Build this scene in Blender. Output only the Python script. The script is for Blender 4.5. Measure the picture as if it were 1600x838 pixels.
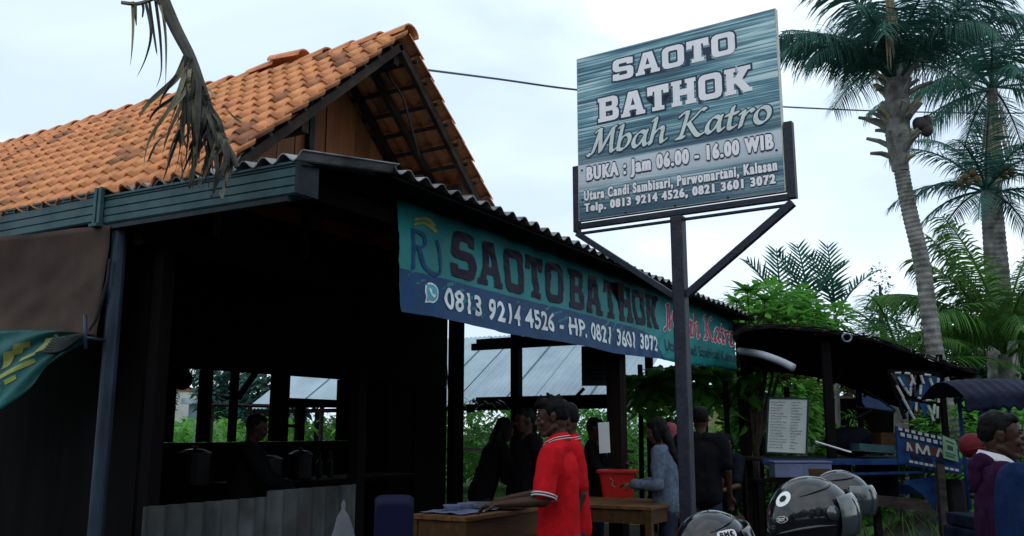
import bpy, bmesh, math, random
import numpy as np
from mathutils import Vector, Matrix, noise, Euler
from math import sin, cos, pi, radians, sqrt, atan2
V = Vector
# ------------------------------------------------------------------ scene, camera, light
scn = bpy.context.scene
for o in list(bpy.data.objects): bpy.data.objects.remove(o)
EYE = 1.5
CX, CY = -3.79, -3.71
PITCH = math.atan(256/1400)
HEAD = radians(31)
cam_d = bpy.data.cameras.new('camera'); cam = bpy.data.objects.new('camera', cam_d)
scn.collection.objects.link(cam); scn.camera = cam
cam_d.lens = 31.5; cam_d.sensor_width = 36; cam_d.clip_start = .05; cam_d.clip_end = 2000
cam.location = (CX, CY, EYE)
cam.rotation_euler = (pi/2+PITCH, 0, HEAD-pi/2)
scn.view_settings.view_transform = 'Standard'; scn.view_settings.look = 'None'
scn.view_settings.exposure = 0.18; scn.view_settings.gamma = 1
SUN_EL, SUN_AZ = radians(52), radians(205)      # azimuth measured from +X, anticlockwise
w = bpy.data.worlds.new('World'); scn.world = w; w.use_nodes = True
nt = w.node_tree; nt.nodes.clear()
def N(nt, t, **k):
    n = nt.nodes.new(t)
    for a, b in k.items(): setattr(n, a, b)
    return n
out = N(nt, 'ShaderNodeOutputWorld'); bg = N(nt, 'ShaderNodeBackground'); nt.links.new(bg.outputs[0], out.inputs[0])
sky = N(nt, 'ShaderNodeTexSky', sky_type='NISHITA', sun_disc=False)
sky.sun_elevation = SUN_EL; sky.sun_rotation = pi/2-SUN_AZ; sky.air_density = 1.2; sky.dust_density = 3
bg.inputs[1].default_value = 0.1
# overcast: cloud deck (bright cloud, in the same physical units as the sky) laid over the clear sky
tc = N(nt, 'ShaderNodeTexCoord'); mp = N(nt, 'ShaderNodeMapping'); mp.inputs['Scale'].default_value = (1, 1, 2.6)
mp.inputs['Location'].default_value = (.55, .2, 0)
nt.links.new(tc.outputs['Generated'], mp.inputs[0])
n1 = N(nt, 'ShaderNodeTexNoise'); n1.inputs['Scale'].default_value = 1.9; n1.inputs['Detail'].default_value = 7; n1.inputs['Roughness'].default_value = .5
n1.inputs['Distortion'].default_value = .5
nt.links.new(mp.outputs[0], n1.inputs[0])
cr = N(nt, 'ShaderNodeValToRGB'); nt.links.new(n1.outputs[0], cr.inputs[0])
e = cr.color_ramp.elements
e[0].position = .38; e[0].color = (6.7, 8.2, 10.0, 1)
e[1].position = .64; e[1].color = (11.2, 12.4, 12.6, 1)
m = e.new(.50); m.color = (8.4, 9.9, 11.4, 1)
m = e.new(.57); m.color = (10.0, 11.4, 12.1, 1)
mx = N(nt, 'ShaderNodeMix', data_type='RGBA'); mx.inputs[0].default_value = .96
nt.links.new(sky.outputs[0], mx.inputs[6]); nt.links.new(cr.outputs[0], mx.inputs[7]); nt.links.new(mx.outputs[2], bg.inputs[0])
sd = bpy.data.lights.new('sun', 'SUN'); sd.energy = .7; sd.angle = radians(95); sd.color = (1, .95, .88)
so = bpy.data.objects.new('sun', sd); scn.collection.objects.link(so)
sdir = V((cos(SUN_EL)*cos(SUN_AZ), cos(SUN_EL)*sin(SUN_AZ), sin(SUN_EL)))
so.rotation_euler = sdir.to_track_quat('Z', 'Y').to_euler(); so.location = (-10, -10, 20)

# ------------------------------------------------------------------ survey helpers: sight a point of the place from the camera onto a known plane
FWv = V((cos(HEAD), sin(HEAD), 0)); RTv = V((sin(HEAD), -cos(HEAD), 0)); C0 = V((CX, CY, EYE))
def ray(u, v):
    dx = (u-800)/1400; dz = (419-v)/1400
    return FWv*(cos(PITCH)-dz*sin(PITCH)) + RTv*dx + V((0, 0, sin(PITCH)+dz*cos(PITCH)))
def hx(u, v, X): d = ray(u, v); return C0 + d*((X-CX)/d.x)
def hy(u, v, Y): d = ray(u, v); return C0 + d*((Y-CY)/d.y)
def hz(u, v, Z): d = ray(u, v); return C0 + d*((Z-EYE)/d.z)
def at(u, v, D): d = ray(u, v); return C0 + d*(D/d.dot(FWv))
def pxl(p):
    r = V(p)-C0; f = r.dot(FWv); z = f*cos(PITCH)+r.z*sin(PITCH)
    return 800+1400*r.dot(RTv)/z, 419-1400*(r.z*cos(PITCH)-f*sin(PITCH))/z
rng = random.Random(7)
col = scn.collection

# ------------------------------------------------------------------ mesh builder
class MB:
    def __init__(s): s.v = []; s.f = []; s.mi = []; s.cur = 0
    def add(s, vs, fs):
        b = len(s.v); s.v += [tuple(p) for p in vs]; s.f += [tuple(i+b for i in f) for f in fs]; s.mi += [s.cur]*len(fs)
        return s
    def box(s, c, size, R=None, bev=0):
        x, y, z = [a/2 for a in size]; c = V(c)
        if bev:
            vs = []; b = bev
            bm = bmesh.new(); bmesh.ops.create_cube(bm, size=1)
            for q in bm.verts: q.co = V((q.co.x*2*x, q.co.y*2*y, q.co.z*2*z))
            bmesh.ops.bevel(bm, geom=bm.edges[:], offset=bev, segments=2, affect='EDGES', profile=.6)
            vs = [q.co.copy() for q in bm.verts]; bm.verts.index_update(); fs = [[q.index for q in f.verts] for f in bm.faces]; bm.free()
        else:
            vs = [V((i, j, k)) for i in (-x, x) for j in (-y, y) for k in (-z, z)]
            fs = [(0, 1, 3, 2), (4, 6, 7, 5), (0, 4, 5, 1), (2, 3, 7, 6), (0, 2, 6, 4), (1, 5, 7, 3)]
        if R is not None: vs = [R @ p for p in vs]
        return s.add([c+p for p in vs], fs)
    def bar(s, a, b, w, h, up=V((0, 0, 1)), bev=0):
        a = V(a); b = V(b); d = b-a; L = d.length; d.normalize()
        y = up.cross(d)
        if y.length < 1e-4: y = V((0, 1, 0)).cross(d)
        y.normalize(); z = d.cross(y)
        R = Matrix((d, y, z)).transposed()
        return s.box((a+b)/2, (L, w, h), R, bev)
    def tube(s, pts, rad, n=8, cap=True):
        pts = [V(p) for p in pts]; m = len(pts)
        if not hasattr(rad, '__len__'): rad = [rad]*m
        ref = V((0, 0, 1)); vs = []; prev = None
        for i, p in enumerate(pts):
            d = (pts[min(i+1, m-1)]-pts[max(i-1, 0)]).normalized()
            if prev is None:
                a = ref.cross(d)
                if a.length < .05: a = V((1, 0, 0)).cross(d)
            else: a = prev - d*prev.dot(d)
            a.normalize(); prev = a; b = d.cross(a)
            for k in range(n):
                t = 2*pi*k/n; vs.append(p + (a*cos(t)+b*sin(t))*rad[i])
        fs = [(i*n+k, i*n+(k+1) % n, (i+1)*n+(k+1) % n, (i+1)*n+k) for i in range(m-1) for k in range(n)]
        if cap: fs += [tuple(range(n-1, -1, -1)), tuple((m-1)*n+k for k in range(n))]
        return s.add(vs, fs)
    def sph(s, c, r, n=12, m=8, R=None, z0=-1, z1=1):
        c = V(c); r = V(r) if hasattr(r, '__len__') else V((r, r, r)); vs = []
        t0 = math.asin(z0); t1 = math.asin(z1)
        for i in range(m+1):
            t = t0+(t1-t0)*i/m
            for k in range(n):
                a = 2*pi*k/n; p = V((cos(t)*cos(a)*r.x, cos(t)*sin(a)*r.y, sin(t)*r.z))
                if R is not None: p = R @ p
                vs.append(c+p)
        fs = [(i*n+k, i*n+(k+1) % n, (i+1)*n+(k+1) % n, (i+1)*n+k) for i in range(m) for k in range(n)]
        return s.add(vs, fs)
    def grid(s, fn, nu, nv, closed_u=False):
        vs = [fn(i/nu, j/nv) for j in range(nv+1) for i in range(nu+1)]
        W = nu+1
        return s.add(vs, [(j*W+i, j*W+i+1, (j+1)*W+i+1, (j+1)*W+i) for j in range(nv) for i in range(nu)])
    def slab(s, fn, nu, nv, th, nrm):
        """grid with real thickness along nrm"""
        nrm = V(nrm).normalized()*th
        W = nu+1; top = [V(fn(i/nu, j/nv)) for j in range(nv+1) for i in range(nu+1)]; K = len(top)
        bot = [p-nrm for p in top]
        fs = [(j*W+i, j*W+i+1, (j+1)*W+i+1, (j+1)*W+i) for j in range(nv) for i in range(nu)]
        fs += [tuple(K+q for q in reversed(f)) for f in fs]
        for i in range(nu):
            fs += [(i+1, i, K+i, K+i+1), (nv*W+i, nv*W+i+1, K+nv*W+i+1, K+nv*W+i)]
        for j in range(nv):
            fs += [(j*W, (j+1)*W, K+(j+1)*W, K+j*W), ((j+1)*W+nu, j*W+nu, K+j*W+nu, K+(j+1)*W+nu)]
        return s.add(top+bot, fs)
    def prism(s, poly, a, b, ex=None, ey=None):
        """2-D polygon swept from point a to b; ex, ey are its axes"""
        a = V(a); b = V(b); n = len(poly)
        vs = [a+ex*p[0]+ey*p[1] for p in poly]+[b+ex*p[0]+ey*p[1] for p in poly]
        fs = [(i, (i+1) % n, n+(i+1) % n, n+i) for i in range(n)]+[tuple(range(n-1, -1, -1)), tuple(range(n, 2*n))]
        return s.add(vs, fs)
    def mesh(s, name, mats, off=V((0, 0, 0)), smooth=False):
        me = bpy.data.meshes.new(name)
        me.from_pydata([(p[0]-off[0], p[1]-off[1], p[2]-off[2]) for p in s.v], [], s.f)
        if not isinstance(mats, (list, tuple)): mats = [mats]
        for q in mats: me.materials.append(q)
        if len(mats) > 1: me.polygons.foreach_set('material_index', s.mi)
        if smooth: me.polygons.foreach_set('use_smooth', [True]*len(me.polygons))
        me.update(); return me

def tag(o, label=None, cat=None, group=None, kind=None):
    if label: o['label'] = label
    if cat: o['category'] = cat
    if group: o['group'] = group
    if kind: o['kind'] = kind
    return o
def thing(name, label, cat, loc=(0, 0, 0), rz=0, group=None):
    o = bpy.data.objects.new(name, None); col.objects.link(o); o.empty_display_size = .1
    o.location = loc; o.rotation_euler = (0, 0, rz); return tag(o, label, cat, group)
def root_of(o):
    while o.parent: o = o.parent
    return o
def link(name, me, parent=None, loc=None, rot=None):
    o = bpy.data.objects.new(name, me); col.objects.link(o)
    if parent: o.parent = parent
    if loc is not None: o.location = loc
    if rot is not None: o.rotation_euler = rot
    return o
def part(name, mb, mat, parent, smooth=False, local=False, kind=None, label=None):
    """mesh given in world coordinates (or the thing's own, local=True) hung under its thing"""
    off = V((0, 0, 0)) if local else V(root_of(parent).location)
    o = link(name, mb.mesh(name, mat, off, smooth), parent)
    if kind: o['kind'] = kind
    if label: o['label'] = label
    return o
def top(name, mb, mat, label, cat, smooth=False, group=None, kind=None):
    vs = np.array(mb.v); b = V(((vs[:, 0].min()+vs[:, 0].max())/2, (vs[:, 1].min()+vs[:, 1].max())/2, vs[:, 2].min()))
    o = link(name, mb.mesh(name, mat, b, smooth)); o.location = b
    return tag(o, label, cat, group, kind)
def structure(name, mb, mat, smooth=False):
    o = link(name, mb.mesh(name, mat, V((0, 0, 0)), smooth)); o['kind'] = 'structure'; return o

# ------------------------------------------------------------------ materials
def mat(name, c, rough=.8, var=.25, scale=6, bump=.15, bscale=None, metal=0, stretch=(1, 1, 1), c2=None, rnd=0, spec=.3, coat=0, transl=0, detail=5, alpha=1, dirt=None):
    m = bpy.data.materials.new(name); m.use_nodes = True; t = m.node_tree; L = t.links
    b = t.nodes['Principled BSDF']; b.inputs['Roughness'].default_value = rough; b.inputs['Metallic'].default_value = metal
    b.inputs['Specular IOR Level'].default_value = spec; b.inputs['Coat Weight'].default_value = coat
    co = N(t, 'ShaderNodeTexCoord'); mp = N(t, 'ShaderNodeMapping'); mp.inputs['Scale'].default_value = stretch
    L.new(co.outputs['Object'], mp.inputs[0])
    n = N(t, 'ShaderNodeTexNoise'); n.inputs['Scale'].default_value = scale; n.inputs['Detail'].default_value = detail; n.inputs['Roughness'].default_value = .62
    L.new(mp.outputs[0], n.inputs[0])
    r = N(t, 'ShaderNodeValToRGB'); L.new(n.outputs[0], r.inputs[0])
    if c2 is None: c2 = tuple(x*(1-var*1.6) for x in c); ca = tuple(min(1, x*(1+var)) for x in c)
    else: ca = c
    r.color_ramp.elements[0].position = .32; r.color_ramp.elements[0].color = (*c2, 1)
    r.color_ramp.elements[1].position = .68; r.color_ramp.elements[1].color = (*ca, 1)
    last = r.outputs[0]
    if rnd:
        oi = N(t, 'ShaderNodeObjectInfo'); hs = N(t, 'ShaderNodeHueSaturation')
        mr = N(t, 'ShaderNodeMapRange'); L.new(oi.outputs['Random'], mr.inputs[0]); mr.inputs[3].default_value = 1-rnd; mr.inputs[4].default_value = 1+rnd
        L.new(mr.outputs[0], hs.inputs['Value']); L.new(last, hs.inputs['Color']); last = hs.outputs[0]
        m2 = N(t, 'ShaderNodeMath', operation='FRACT'); m1 = N(t, 'ShaderNodeMath', operation='MULTIPLY'); m1.inputs[1].default_value = 7.31
        L.new(oi.outputs['Random'], m1.inputs[0]); L.new(m1.outputs[0], m2.inputs[0])
        mr2 = N(t, 'ShaderNodeMapRange'); L.new(m2.outputs[0], mr2.inputs[0]); mr2.inputs[3].default_value = .5-rnd*.04; mr2.inputs[4].default_value = .5+rnd*.04
        L.new(mr2.outputs[0], hs.inputs['Hue'])
    if dirt:
        n3 = N(t, 'ShaderNodeTexNoise'); n3.inputs['Scale'].default_value = dirt[1]; n3.inputs['Detail'].default_value = 6
        L.new(co.outputs['Object'], n3.inputs[0]) if len(dirt) < 4 else L.new(mp.outputs[0], n3.inputs[0])
        r3 = N(t, 'ShaderNodeValToRGB'); r3.color_ramp.elements[0].position = dirt[2]; r3.color_ramp.elements[1].position = dirt[2]+.12
        L.new(n3.outputs[0], r3.inputs[0]); mm = N(t, 'ShaderNodeMix', data_type='RGBA')
        L.new(r3.outputs[0], mm.inputs[0]); L.new(last, mm.inputs[6]); mm.inputs[7].default_value = (*dirt[0], 1); last = mm.outputs[2]
    L.new(last, b.inputs['Base Color'])
    if bump:
        n2 = N(t, 'ShaderNodeTexNoise'); n2.inputs['Scale'].default_value = bscale or scale*5; n2.inputs['Detail'].default_value = 4
        L.new(mp.outputs[0], n2.inputs[0]); bp = N(t, 'ShaderNodeBump'); bp.inputs['Strength'].default_value = bump; bp.inputs['Distance'].default_value = .02
        L.new(n2.outputs[0], bp.inputs['Height']); L.new(bp.outputs[0], b.inputs['Normal'])
    if alpha < 1: b.inputs['Alpha'].default_value = alpha
    if transl:
        tr = N(t, 'ShaderNodeBsdfTranslucent'); L.new(last, tr.inputs[0]); ms = N(t, 'ShaderNodeMixShader'); ms.inputs[0].default_value = transl
        L.new(b.outputs[0], ms.inputs[1]); L.new(tr.outputs[0], ms.inputs[2]); L.new(ms.outputs[0], t.nodes['Material Output'].inputs[0])
    return m
M = {}
M['tile'] = mat('clay_tile', (.62, .255, .11), .75, .22, 9, .25, rnd=.10, dirt=((.27, .13, .07), 2.2, .62))
M['tile_old'] = mat('clay_tile_weathered', (.36, .16, .085), .85, .3, 9, .3, rnd=.3, dirt=((.09, .06, .045), 4, .55))
M['wood_dark'] = mat('shade_dark_wood', (.0045, .004, .0045), .8, .3, 4, .2, stretch=(1, 1, .15), spec=.04)  # base colour taken near black to stand in for deep interior shade
M['wood_post'] = mat('brown_post_wood', (.012, .008, .007), .75, .3, 5, .25, stretch=(3, 3, .3), spec=.06)
M['wood_board'] = mat('orange_brown_board', (.24, .088, .028), .6, .35, 7, .2, stretch=(5, 5, .35), rnd=.25, c2=(.13, .047, .016))
M['wood_rafter'] = mat('rafter_wood', (.035, .026, .022), .8, .35, 6, .3, rnd=.2, spec=.08)
M['wood_batten'] = mat('batten_grey_wood', (.04, .042, .048), .8, .35, 7, .2, spec=.08)
M['wood_table'] = mat('table_wood', (.075, .036, .013), .6, .35, 5, .15, stretch=(.4, 3, 3), c2=(.03, .015, .007), spec=.12)
M['gutter'] = mat('painted_gutter', (.036, .082, .098), .5, .25, 5, .08, dirt=((.05, .075, .08), 5, .58), spec=.15)
M['gutter_in'] = mat('gutter_dark', (.02, .03, .036), .6, .2, spec=.1)
M['steel'] = mat('dark_steel_paint', (.016, .020, .036), .5, .3, 8, .2, spec=.25, dirt=((.06, .028, .016), 9, .62))
M['galv'] = mat('galvanised_pole', (.022, .034, .056), .42, .35, 9, .1, metal=.3, stretch=(1, 1, .25), spec=.2)
M['asb'] = mat('fibre_cement_sheet', (.24, .25, .26), .85, .35, 5, .3, rnd=.1, dirt=((.09, .085, .08), 3, .52))
M['zinc_dark'] = mat('old_zinc_wall', (.075, .085, .09), .6, .4, 2.5, .1, stretch=(1, 1, .5), dirt=((.05, .05, .05), 2, .5), spec=.08)
M['zinc'] = mat('zinc_roof', (.36, .45, .50), .45, .2, .7, .05, metal=.25, c2=(.22, .29, .35))
M['tarp_brown'] = mat('brown_tarp', (.060, .040, .034), .7, .18, 2.5, .1, transl=.1, spec=.08)
M['tarp_green'] = mat('green_tarp', (.018, .095, .095), .55, .3, 3, .12, transl=.15, spec=.1)
M['yellow'] = mat('faded_yellow_print', (.20, .23, .05), .6, .2, 5, .05)
M['banner'] = mat('teal_banner_vinyl', (.016, .20, .205), .45, .2, 1.5, .08, transl=.18, spec=.2)
M['navy'] = mat('navy_print', (.007, .042, .115), .42, .15, 3, 0, spec=.12)
M['maroon'] = mat('maroon_print', (.012, .008, .022), .5, .1, 3, 0, spec=.1)
M['bwhite'] = mat('white_print', (.58, .63, .66), .5, .08, 3, 0)
M['bred'] = mat('red_print', (.36, .022, .06), .5, .1, 3, 0)
M['bdark'] = mat('dark_print', (.010, .03, .05), .5, .1, 3, 0)
M['waico'] = mat('turquoise_print', (.05, .28, .34), .5, .1, 3, 0)
M['red_cloth'] = mat('red_polo_cloth', (.40, .008, .013), .85, .12, 30, .15, spec=.05)
M['grey_cloth'] = mat('grey_blue_denim', (.085, .11, .155), .9, .25, 25, .2, spec=.05)
M['black_cloth'] = mat('black_cloth', (.006, .006, .008), .9, .2, 20, .1, spec=.05)
M['dark_cloth'] = mat('dark_navy_cloth', (.008, .010, .018), .9, .2, 20, .1, spec=.05)
M['purple_cloth'] = mat('purple_hoodie_cloth', (.022, .006, .024), .9, .2, 25, .2, spec=.05)
M['blue_cloth'] = mat('blue_jacket_cloth', (.006, .016, .055), .8, .2, 25, .2, spec=.05)
M['white_cloth'] = mat('white_cloth', (.42, .42, .47), .85, .08, 20, .1)
M['pink_cloth'] = mat('pink_hijab_cloth', (.20, .035, .065), .85, .12, 20, .1)
M['jean'] = mat('dark_jeans', (.018, .022, .04), .9, .2, 20, .1, spec=.05)
M['skin'] = mat('brown_skin', (.040, .019, .012), .5, .12, 14, .05, spec=.2)
M['skin_l'] = mat('tan_skin', (.09, .046, .031), .5, .12, 14, .05, spec=.2)
M['hair'] = mat('black_hair', (.004, .004, .005), .5, .3, 60, .5, stretch=(1, 1, .3), spec=.08)
M['lip'] = mat('lip_skin', (.07, .025, .02), .45, .1, 20, 0)
M['eye'] = mat('eye_white', (.22, .20, .19), .25, .05, 5, 0)
M['black'] = mat('black_plastic', (.008, .008, .010), .4, .2, 10, 0, spec=.15)
M['gloss'] = mat('gloss_black_paint', (.006, .007, .010), .12, .1, 10, 0, spec=.35, coat=.35)
M['visor'] = mat('smoked_visor', (.03, .04, .045), .06, .05, 10, 0, spec=.6, coat=.6)
M['label'] = mat('white_sticker', (.72, .74, .74), .4, .05, 10, 0)
M['silver'] = mat('brushed_metal', (.12, .14, .18), .35, .15, 12, .05, metal=.7)
M['tyre'] = mat('tyre_rubber', (.008, .008, .009), .85, .2, 20, .2, spec=.05)
M['red_plastic'] = mat('red_plastic', (.42, .014, .010), .45, .1, 8, 0, spec=.25)
M['blue_plastic'] = mat('dark_blue_plastic', (.004, .005, .024), .45, .1, 8, 0, spec=.1)
M['lilac_plastic'] = mat('cloudy_plastic_box', (.11, .13, .22), .4, .12, 5, 0, spec=.1)
M['blue_paint'] = mat('blue_cart_paint', (.008, .033, .12), .5, .35, 6, .1, dirt=((.02, .03, .05), 6, .57), spec=.1)
M['wood_grey'] = mat('weathered_wood', (.04, .034, .032), .85, .4, 5, .3, stretch=(.4, 3, 3), spec=.06)
M['mat_roof'] = mat('woven_mat', (.010, .009, .011), .85, .4, 12, .5, bscale=60, spec=.04)
M['white_old'] = mat('chipped_white_paint', (.28, .31, .31), .6, .2, 12, .05)
M['maroon_paint'] = mat('maroon_paint', (.05, .010, .015), .6, .25, 8, .05)
M['board_white'] = mat('whiteboard', (.26, .30, .29), .35, .08, 3, 0)
M['ink'] = mat('faded_ink', (.06, .07, .09), .6, .3, 30, 0)
M['green_paper'] = mat('green_poster', (.11, .22, .12), .6, .2, 6, 0)
M['pipe'] = mat('white_pipe', (.34, .37, .42), .35, .1, 5, 0, spec=.1)
M['canopy_blue'] = mat('navy_canopy', (.010, .013, .030), .6, .3, 6, .2, spec=.06)
M['trunk'] = mat('palm_trunk', (.17, .17, .165), .9, .35, 5, .6, bscale=25, dirt=((.085, .085, .08), 3, .58), spec=.05)
M['bark'] = mat('tree_bark', (.06, .048, .038), .9, .35, 8, .5)
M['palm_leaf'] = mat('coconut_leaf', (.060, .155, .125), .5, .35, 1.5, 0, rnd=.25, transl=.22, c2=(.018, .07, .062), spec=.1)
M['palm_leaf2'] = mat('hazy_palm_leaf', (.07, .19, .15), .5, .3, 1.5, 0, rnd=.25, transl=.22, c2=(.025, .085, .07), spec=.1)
M['palm_yg'] = mat('young_palm_leaf', (.13, .30, .05), .5, .35, 1.5, 0, rnd=.25, transl=.42, c2=(.025, .09, .03))
M['areca'] = mat('areca_leaf', (.022, .10, .065), .5, .3, 1.5, 0, transl=.15, spec=.06)
M['dead'] = mat('dead_frond', (.10, .10, .088), .85, .35, 6, .2, c2=(.045, .045, .04), spec=.08)
M['dead2'] = mat('straw_leaf', (.26, .24, .16), .85, .3, 6, .1, transl=.15)
M['leaf'] = mat('green_leaf', (.085, .28, .04), .5, .4, .9, 0, transl=.28, c2=(.02, .085, .015), spec=.12)
M['leaf_b'] = mat('bright_leaf', (.15, .40, .06), .45, .4, 1.2, 0, transl=.42, c2=(.05, .20, .03), spec=.12)
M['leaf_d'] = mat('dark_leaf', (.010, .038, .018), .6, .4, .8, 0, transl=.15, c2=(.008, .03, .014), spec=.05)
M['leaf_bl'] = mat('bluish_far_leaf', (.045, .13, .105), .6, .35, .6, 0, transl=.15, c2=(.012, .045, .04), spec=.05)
M['grass'] = mat('grass', (.085, .20, .03), .8, .4, 1.2, 0, transl=.2, c2=(.04, .11, .02))
M['soil'] = mat('packed_earth', (.028, .023, .020), .95, .3, .8, .4, bscale=12, spec=.05)
M['field'] = mat('grass_ground', (.06, .13, .025), .95, .4, .5, .4, bscale=10)
M['asphalt'] = mat('asphalt', (.035, .036, .04), .9, .2, 2, .4, bscale=60, spec=.1)
M['plaster'] = mat('pale_plaster', (.46, .47, .45), .85, .15, 1.2, .1)
M['plaster_g'] = mat('grey_blue_wall', (.12,.17,.21), .85, .15, 1.2, .1)
M['cream'] = mat('cream_wall', (.34, .30, .18), .85, .15, 1.5, .1)
M['rooftile_far'] = mat('far_roof_tile', (.22, .09, .06), .85, .2, 3, .2)
M['shell'] = mat('young_coconut', (.12, .075, .03), .6, .2, 5, 0)
M['nut_d'] = mat('dark_coconut', (.03, .028, .025), .6, .2, 5, 0)
M['plastic_clear'] = mat('translucent_bag', (.26, .28, .32), .3, .1, 6, .2, transl=.4, alpha=.35)
M['wire'] = mat('black_cable', (.012, .012, .016), .6, .1)
M['rope'] = mat('dark_rope', (.012, .016, .018), .8, .3, 30, .2)
M['orange'] = mat('orange_paint', (.16, .05, .012), .6, .2, 8, 0)
M['green_paint'] = mat('green_table_paint', (.02, .12, .055), .6, .2, 8, 0)

for k_, th_, sc_n in (('tile', .52, 1.3), ('tile_old', .48, 1.3)):
    # old stains run across neighbouring tiles: laid in the place's own coordinates
    t = M[k_].node_tree; b = t.nodes['Principled BSDF']; src = b.inputs['Base Color'].links[0].from_socket
    g_ = N(t, 'ShaderNodeNewGeometry'); q1 = N(t, 'ShaderNodeTexNoise'); q1.inputs['Scale'].default_value = sc_n; q1.inputs['Detail'].default_value = 9; q1.inputs['Roughness'].default_value = .68
    t.links.new(g_.outputs['Position'], q1.inputs[0]); r_ = N(t, 'ShaderNodeValToRGB'); r_.color_ramp.elements[0].position = th_; r_.color_ramp.elements[1].position = th_+.20; r_.color_ramp.elements[1].color = (.62, .62, .62, 1)
    t.links.new(q1.outputs[0], r_.inputs[0]); x_ = N(t, 'ShaderNodeMix', data_type='RGBA'); t.links.new(r_.outputs[0], x_.inputs[0]); t.links.new(src, x_.inputs[6]); x_.inputs[7].default_value = (.20, .105, .065, 1)
    t.links.new(x_.outputs[2], b.inputs['Base Color'])
def scuff(k_, lo, hi, sc_n):
    t = M[k_].node_tree; b = t.nodes['Principled BSDF']; co = N(t, 'ShaderNodeTexCoord'); q1 = N(t, 'ShaderNodeTexNoise'); q1.inputs['Scale'].default_value = sc_n; q1.inputs['Detail'].default_value = 8
    t.links.new(co.outputs['Object'], q1.inputs[0]); r_ = N(t, 'ShaderNodeMapRange'); r_.inputs[1].default_value = .45; r_.inputs[2].default_value = .7; r_.inputs[3].default_value = lo; r_.inputs[4].default_value = hi
    t.links.new(q1.outputs[0], r_.inputs[0]); t.links.new(r_.outputs[0], b.inputs['Roughness']); t.links.new(r_.outputs[0], b.inputs['Coat Roughness'])
scuff('gloss', .06, .34, 14); scuff('visor', .05, .3, 18)

# ------------------------------------------------------------------ common shapes
def corr(mb, o, du, L, dv, Wd, amp, pitch, th=.006, per=8, nv=1, jit=0):
    """corrugated sheet: waves across du (length L), corrugations along dv (length Wd)"""
    o = V(o); du = V(du).normalized(); dv = V(dv).normalized(); nn = du.cross(dv).normalized()
    if nn.z < 0: nn = -nn
    nu = max(4, int(L/pitch*per))
    f = lambda a, b: o + du*(a*L) + dv*(b*Wd) + nn*(amp*cos(2*pi*a*L/pitch)+jit*noise.noise(V((a*3, b*3, L*7+o.x))))
    return mb.slab(f, nu, nv, th, nn)
def leaves(mb, c, r, n, size, rg, shell=.55, flat=.6, shape='leaf'):
    c = V(c); r = V(r) if hasattr(r, '__len__') else V((r, r, r))
    for _ in range(n):
        while True:
            d = V((rg.uniform(-1, 1), rg.uniform(-1, 1), rg.uniform(-1, 1)))
            if .05 < d.length < 1: break
        q = d.normalized()*(shell+(1-shell)*rg.random()**.6) if rg.random() < .8 else d
        p = c+V((q.x*r.x, q.y*r.y, q.z*r.z))
        s = size*rg.uniform(.6, 1.3)
        a = V((q.x+rg.uniform(-.7, .7), q.y+rg.uniform(-.7, .7), q.z*flat+rg.uniform(-.6, .4))).normalized()
        b = a.cross(V((rg.uniform(-.4, .4), rg.uniform(-.4, .4), 1))).normalized(); nn = a.cross(b)
        dr = V((0, 0, -.25*s))
        mb.add([p, p+a*s*.45+b*s*.3+nn*s*.05, p+a*s+dr, p+a*s*.45-b*s*.3+nn*s*.05], [(0, 1, 2), (0, 2, 3)])
def blade(mb, p, d, L, wd, droop, side, seg=3):
    """narrow leaflet bending down"""
    p = V(p); d = V(d).normalized(); b = d.cross(side).normalized() if d.cross(side).length > .01 else V((1, 0, 0))
    b = side.normalized(); vs = []; q = p.copy(); dd = d.copy()
    for i in range(seg+1):
        t = i/seg; wv = wd*(.5 if i == 0 else (1-t)**.7 if i < seg else 0)
        if i < seg: vs += [q-b*wv/2, q+b*wv/2]
        else: vs += [q]
        dd = (dd+V((0, 0, -droop/seg))).normalized(); q = q+dd*(L/seg)
    fs = [(2*i, 2*i+1, 2*i+3, 2*i+2) for i in range(seg-1)]+[(2*seg-2, 2*seg-1, 2*seg)]
    mb.add(vs, fs)
def frond(L, el, bend, n=44, ll=.75, rg=rng, droop=.9, wd=.045, r0=.03, twist=0, missing=0.0, w0=.25):
    """coconut frond along +X: stalk + leaflets. el start elevation, bend total downward bend (radians)"""
    mb = MB(); pts = []; p = V((0, 0, 0)); seg = 14
    for i in range(seg+1):
        t = i/seg; pts.append(p.copy()); a = el-bend*t**1.3
        p = p+V((cos(a), twist*t, sin(a)))*(L/seg)
    mb.cur = 1; mb.tube(pts, [r0*(1-.85*i/seg)+.003 for i in range(seg+1)], 5); mb.cur = 0
    for k in range(n):
        t = .16+.83*k/n; f = t*seg; i = int(f); q = pts[i].lerp(pts[min(i+1, seg)], f-i)
        d = (pts[min(i+1, seg)]-pts[i]).normalized(); s = V((0, 1, 0)); up = s.cross(d)*-1
        if up.z < 0: up = -up
        l = ll*(min(1, .45+t*2.2) if t < .3 else 1)*(1-max(0, t-.6)*1.35)
        for sg in (-1, 1):
            if rg.random() < missing: continue
            dd = s*sg*.95+d*(.45+.7*t)+up*(w0+rg.uniform(-.15, .15))
            blade(mb, q, dd, l*rg.uniform(.85, 1.1), wd*rg.uniform(.8, 1.2), droop*rg.uniform(.7, 1.4), d)
    return mb
def smooth_path(pts, n=8):
    pts = [V(p) for p in pts]; o = []
    for i in range(len(pts)-1):
        p0 = pts[max(i-1, 0)]; p1 = pts[i]; p2 = pts[i+1]; p3 = pts[min(i+2, len(pts)-1)]
        for k in range(n):
            t = k/n
            o.append(.5*((2*p1)+(p2-p0)*t+(2*p0-5*p1+4*p2-p3)*t*t+(3*p1-p0-3*p2+p3)*t**3))
    o.append(pts[-1]); return o

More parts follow.
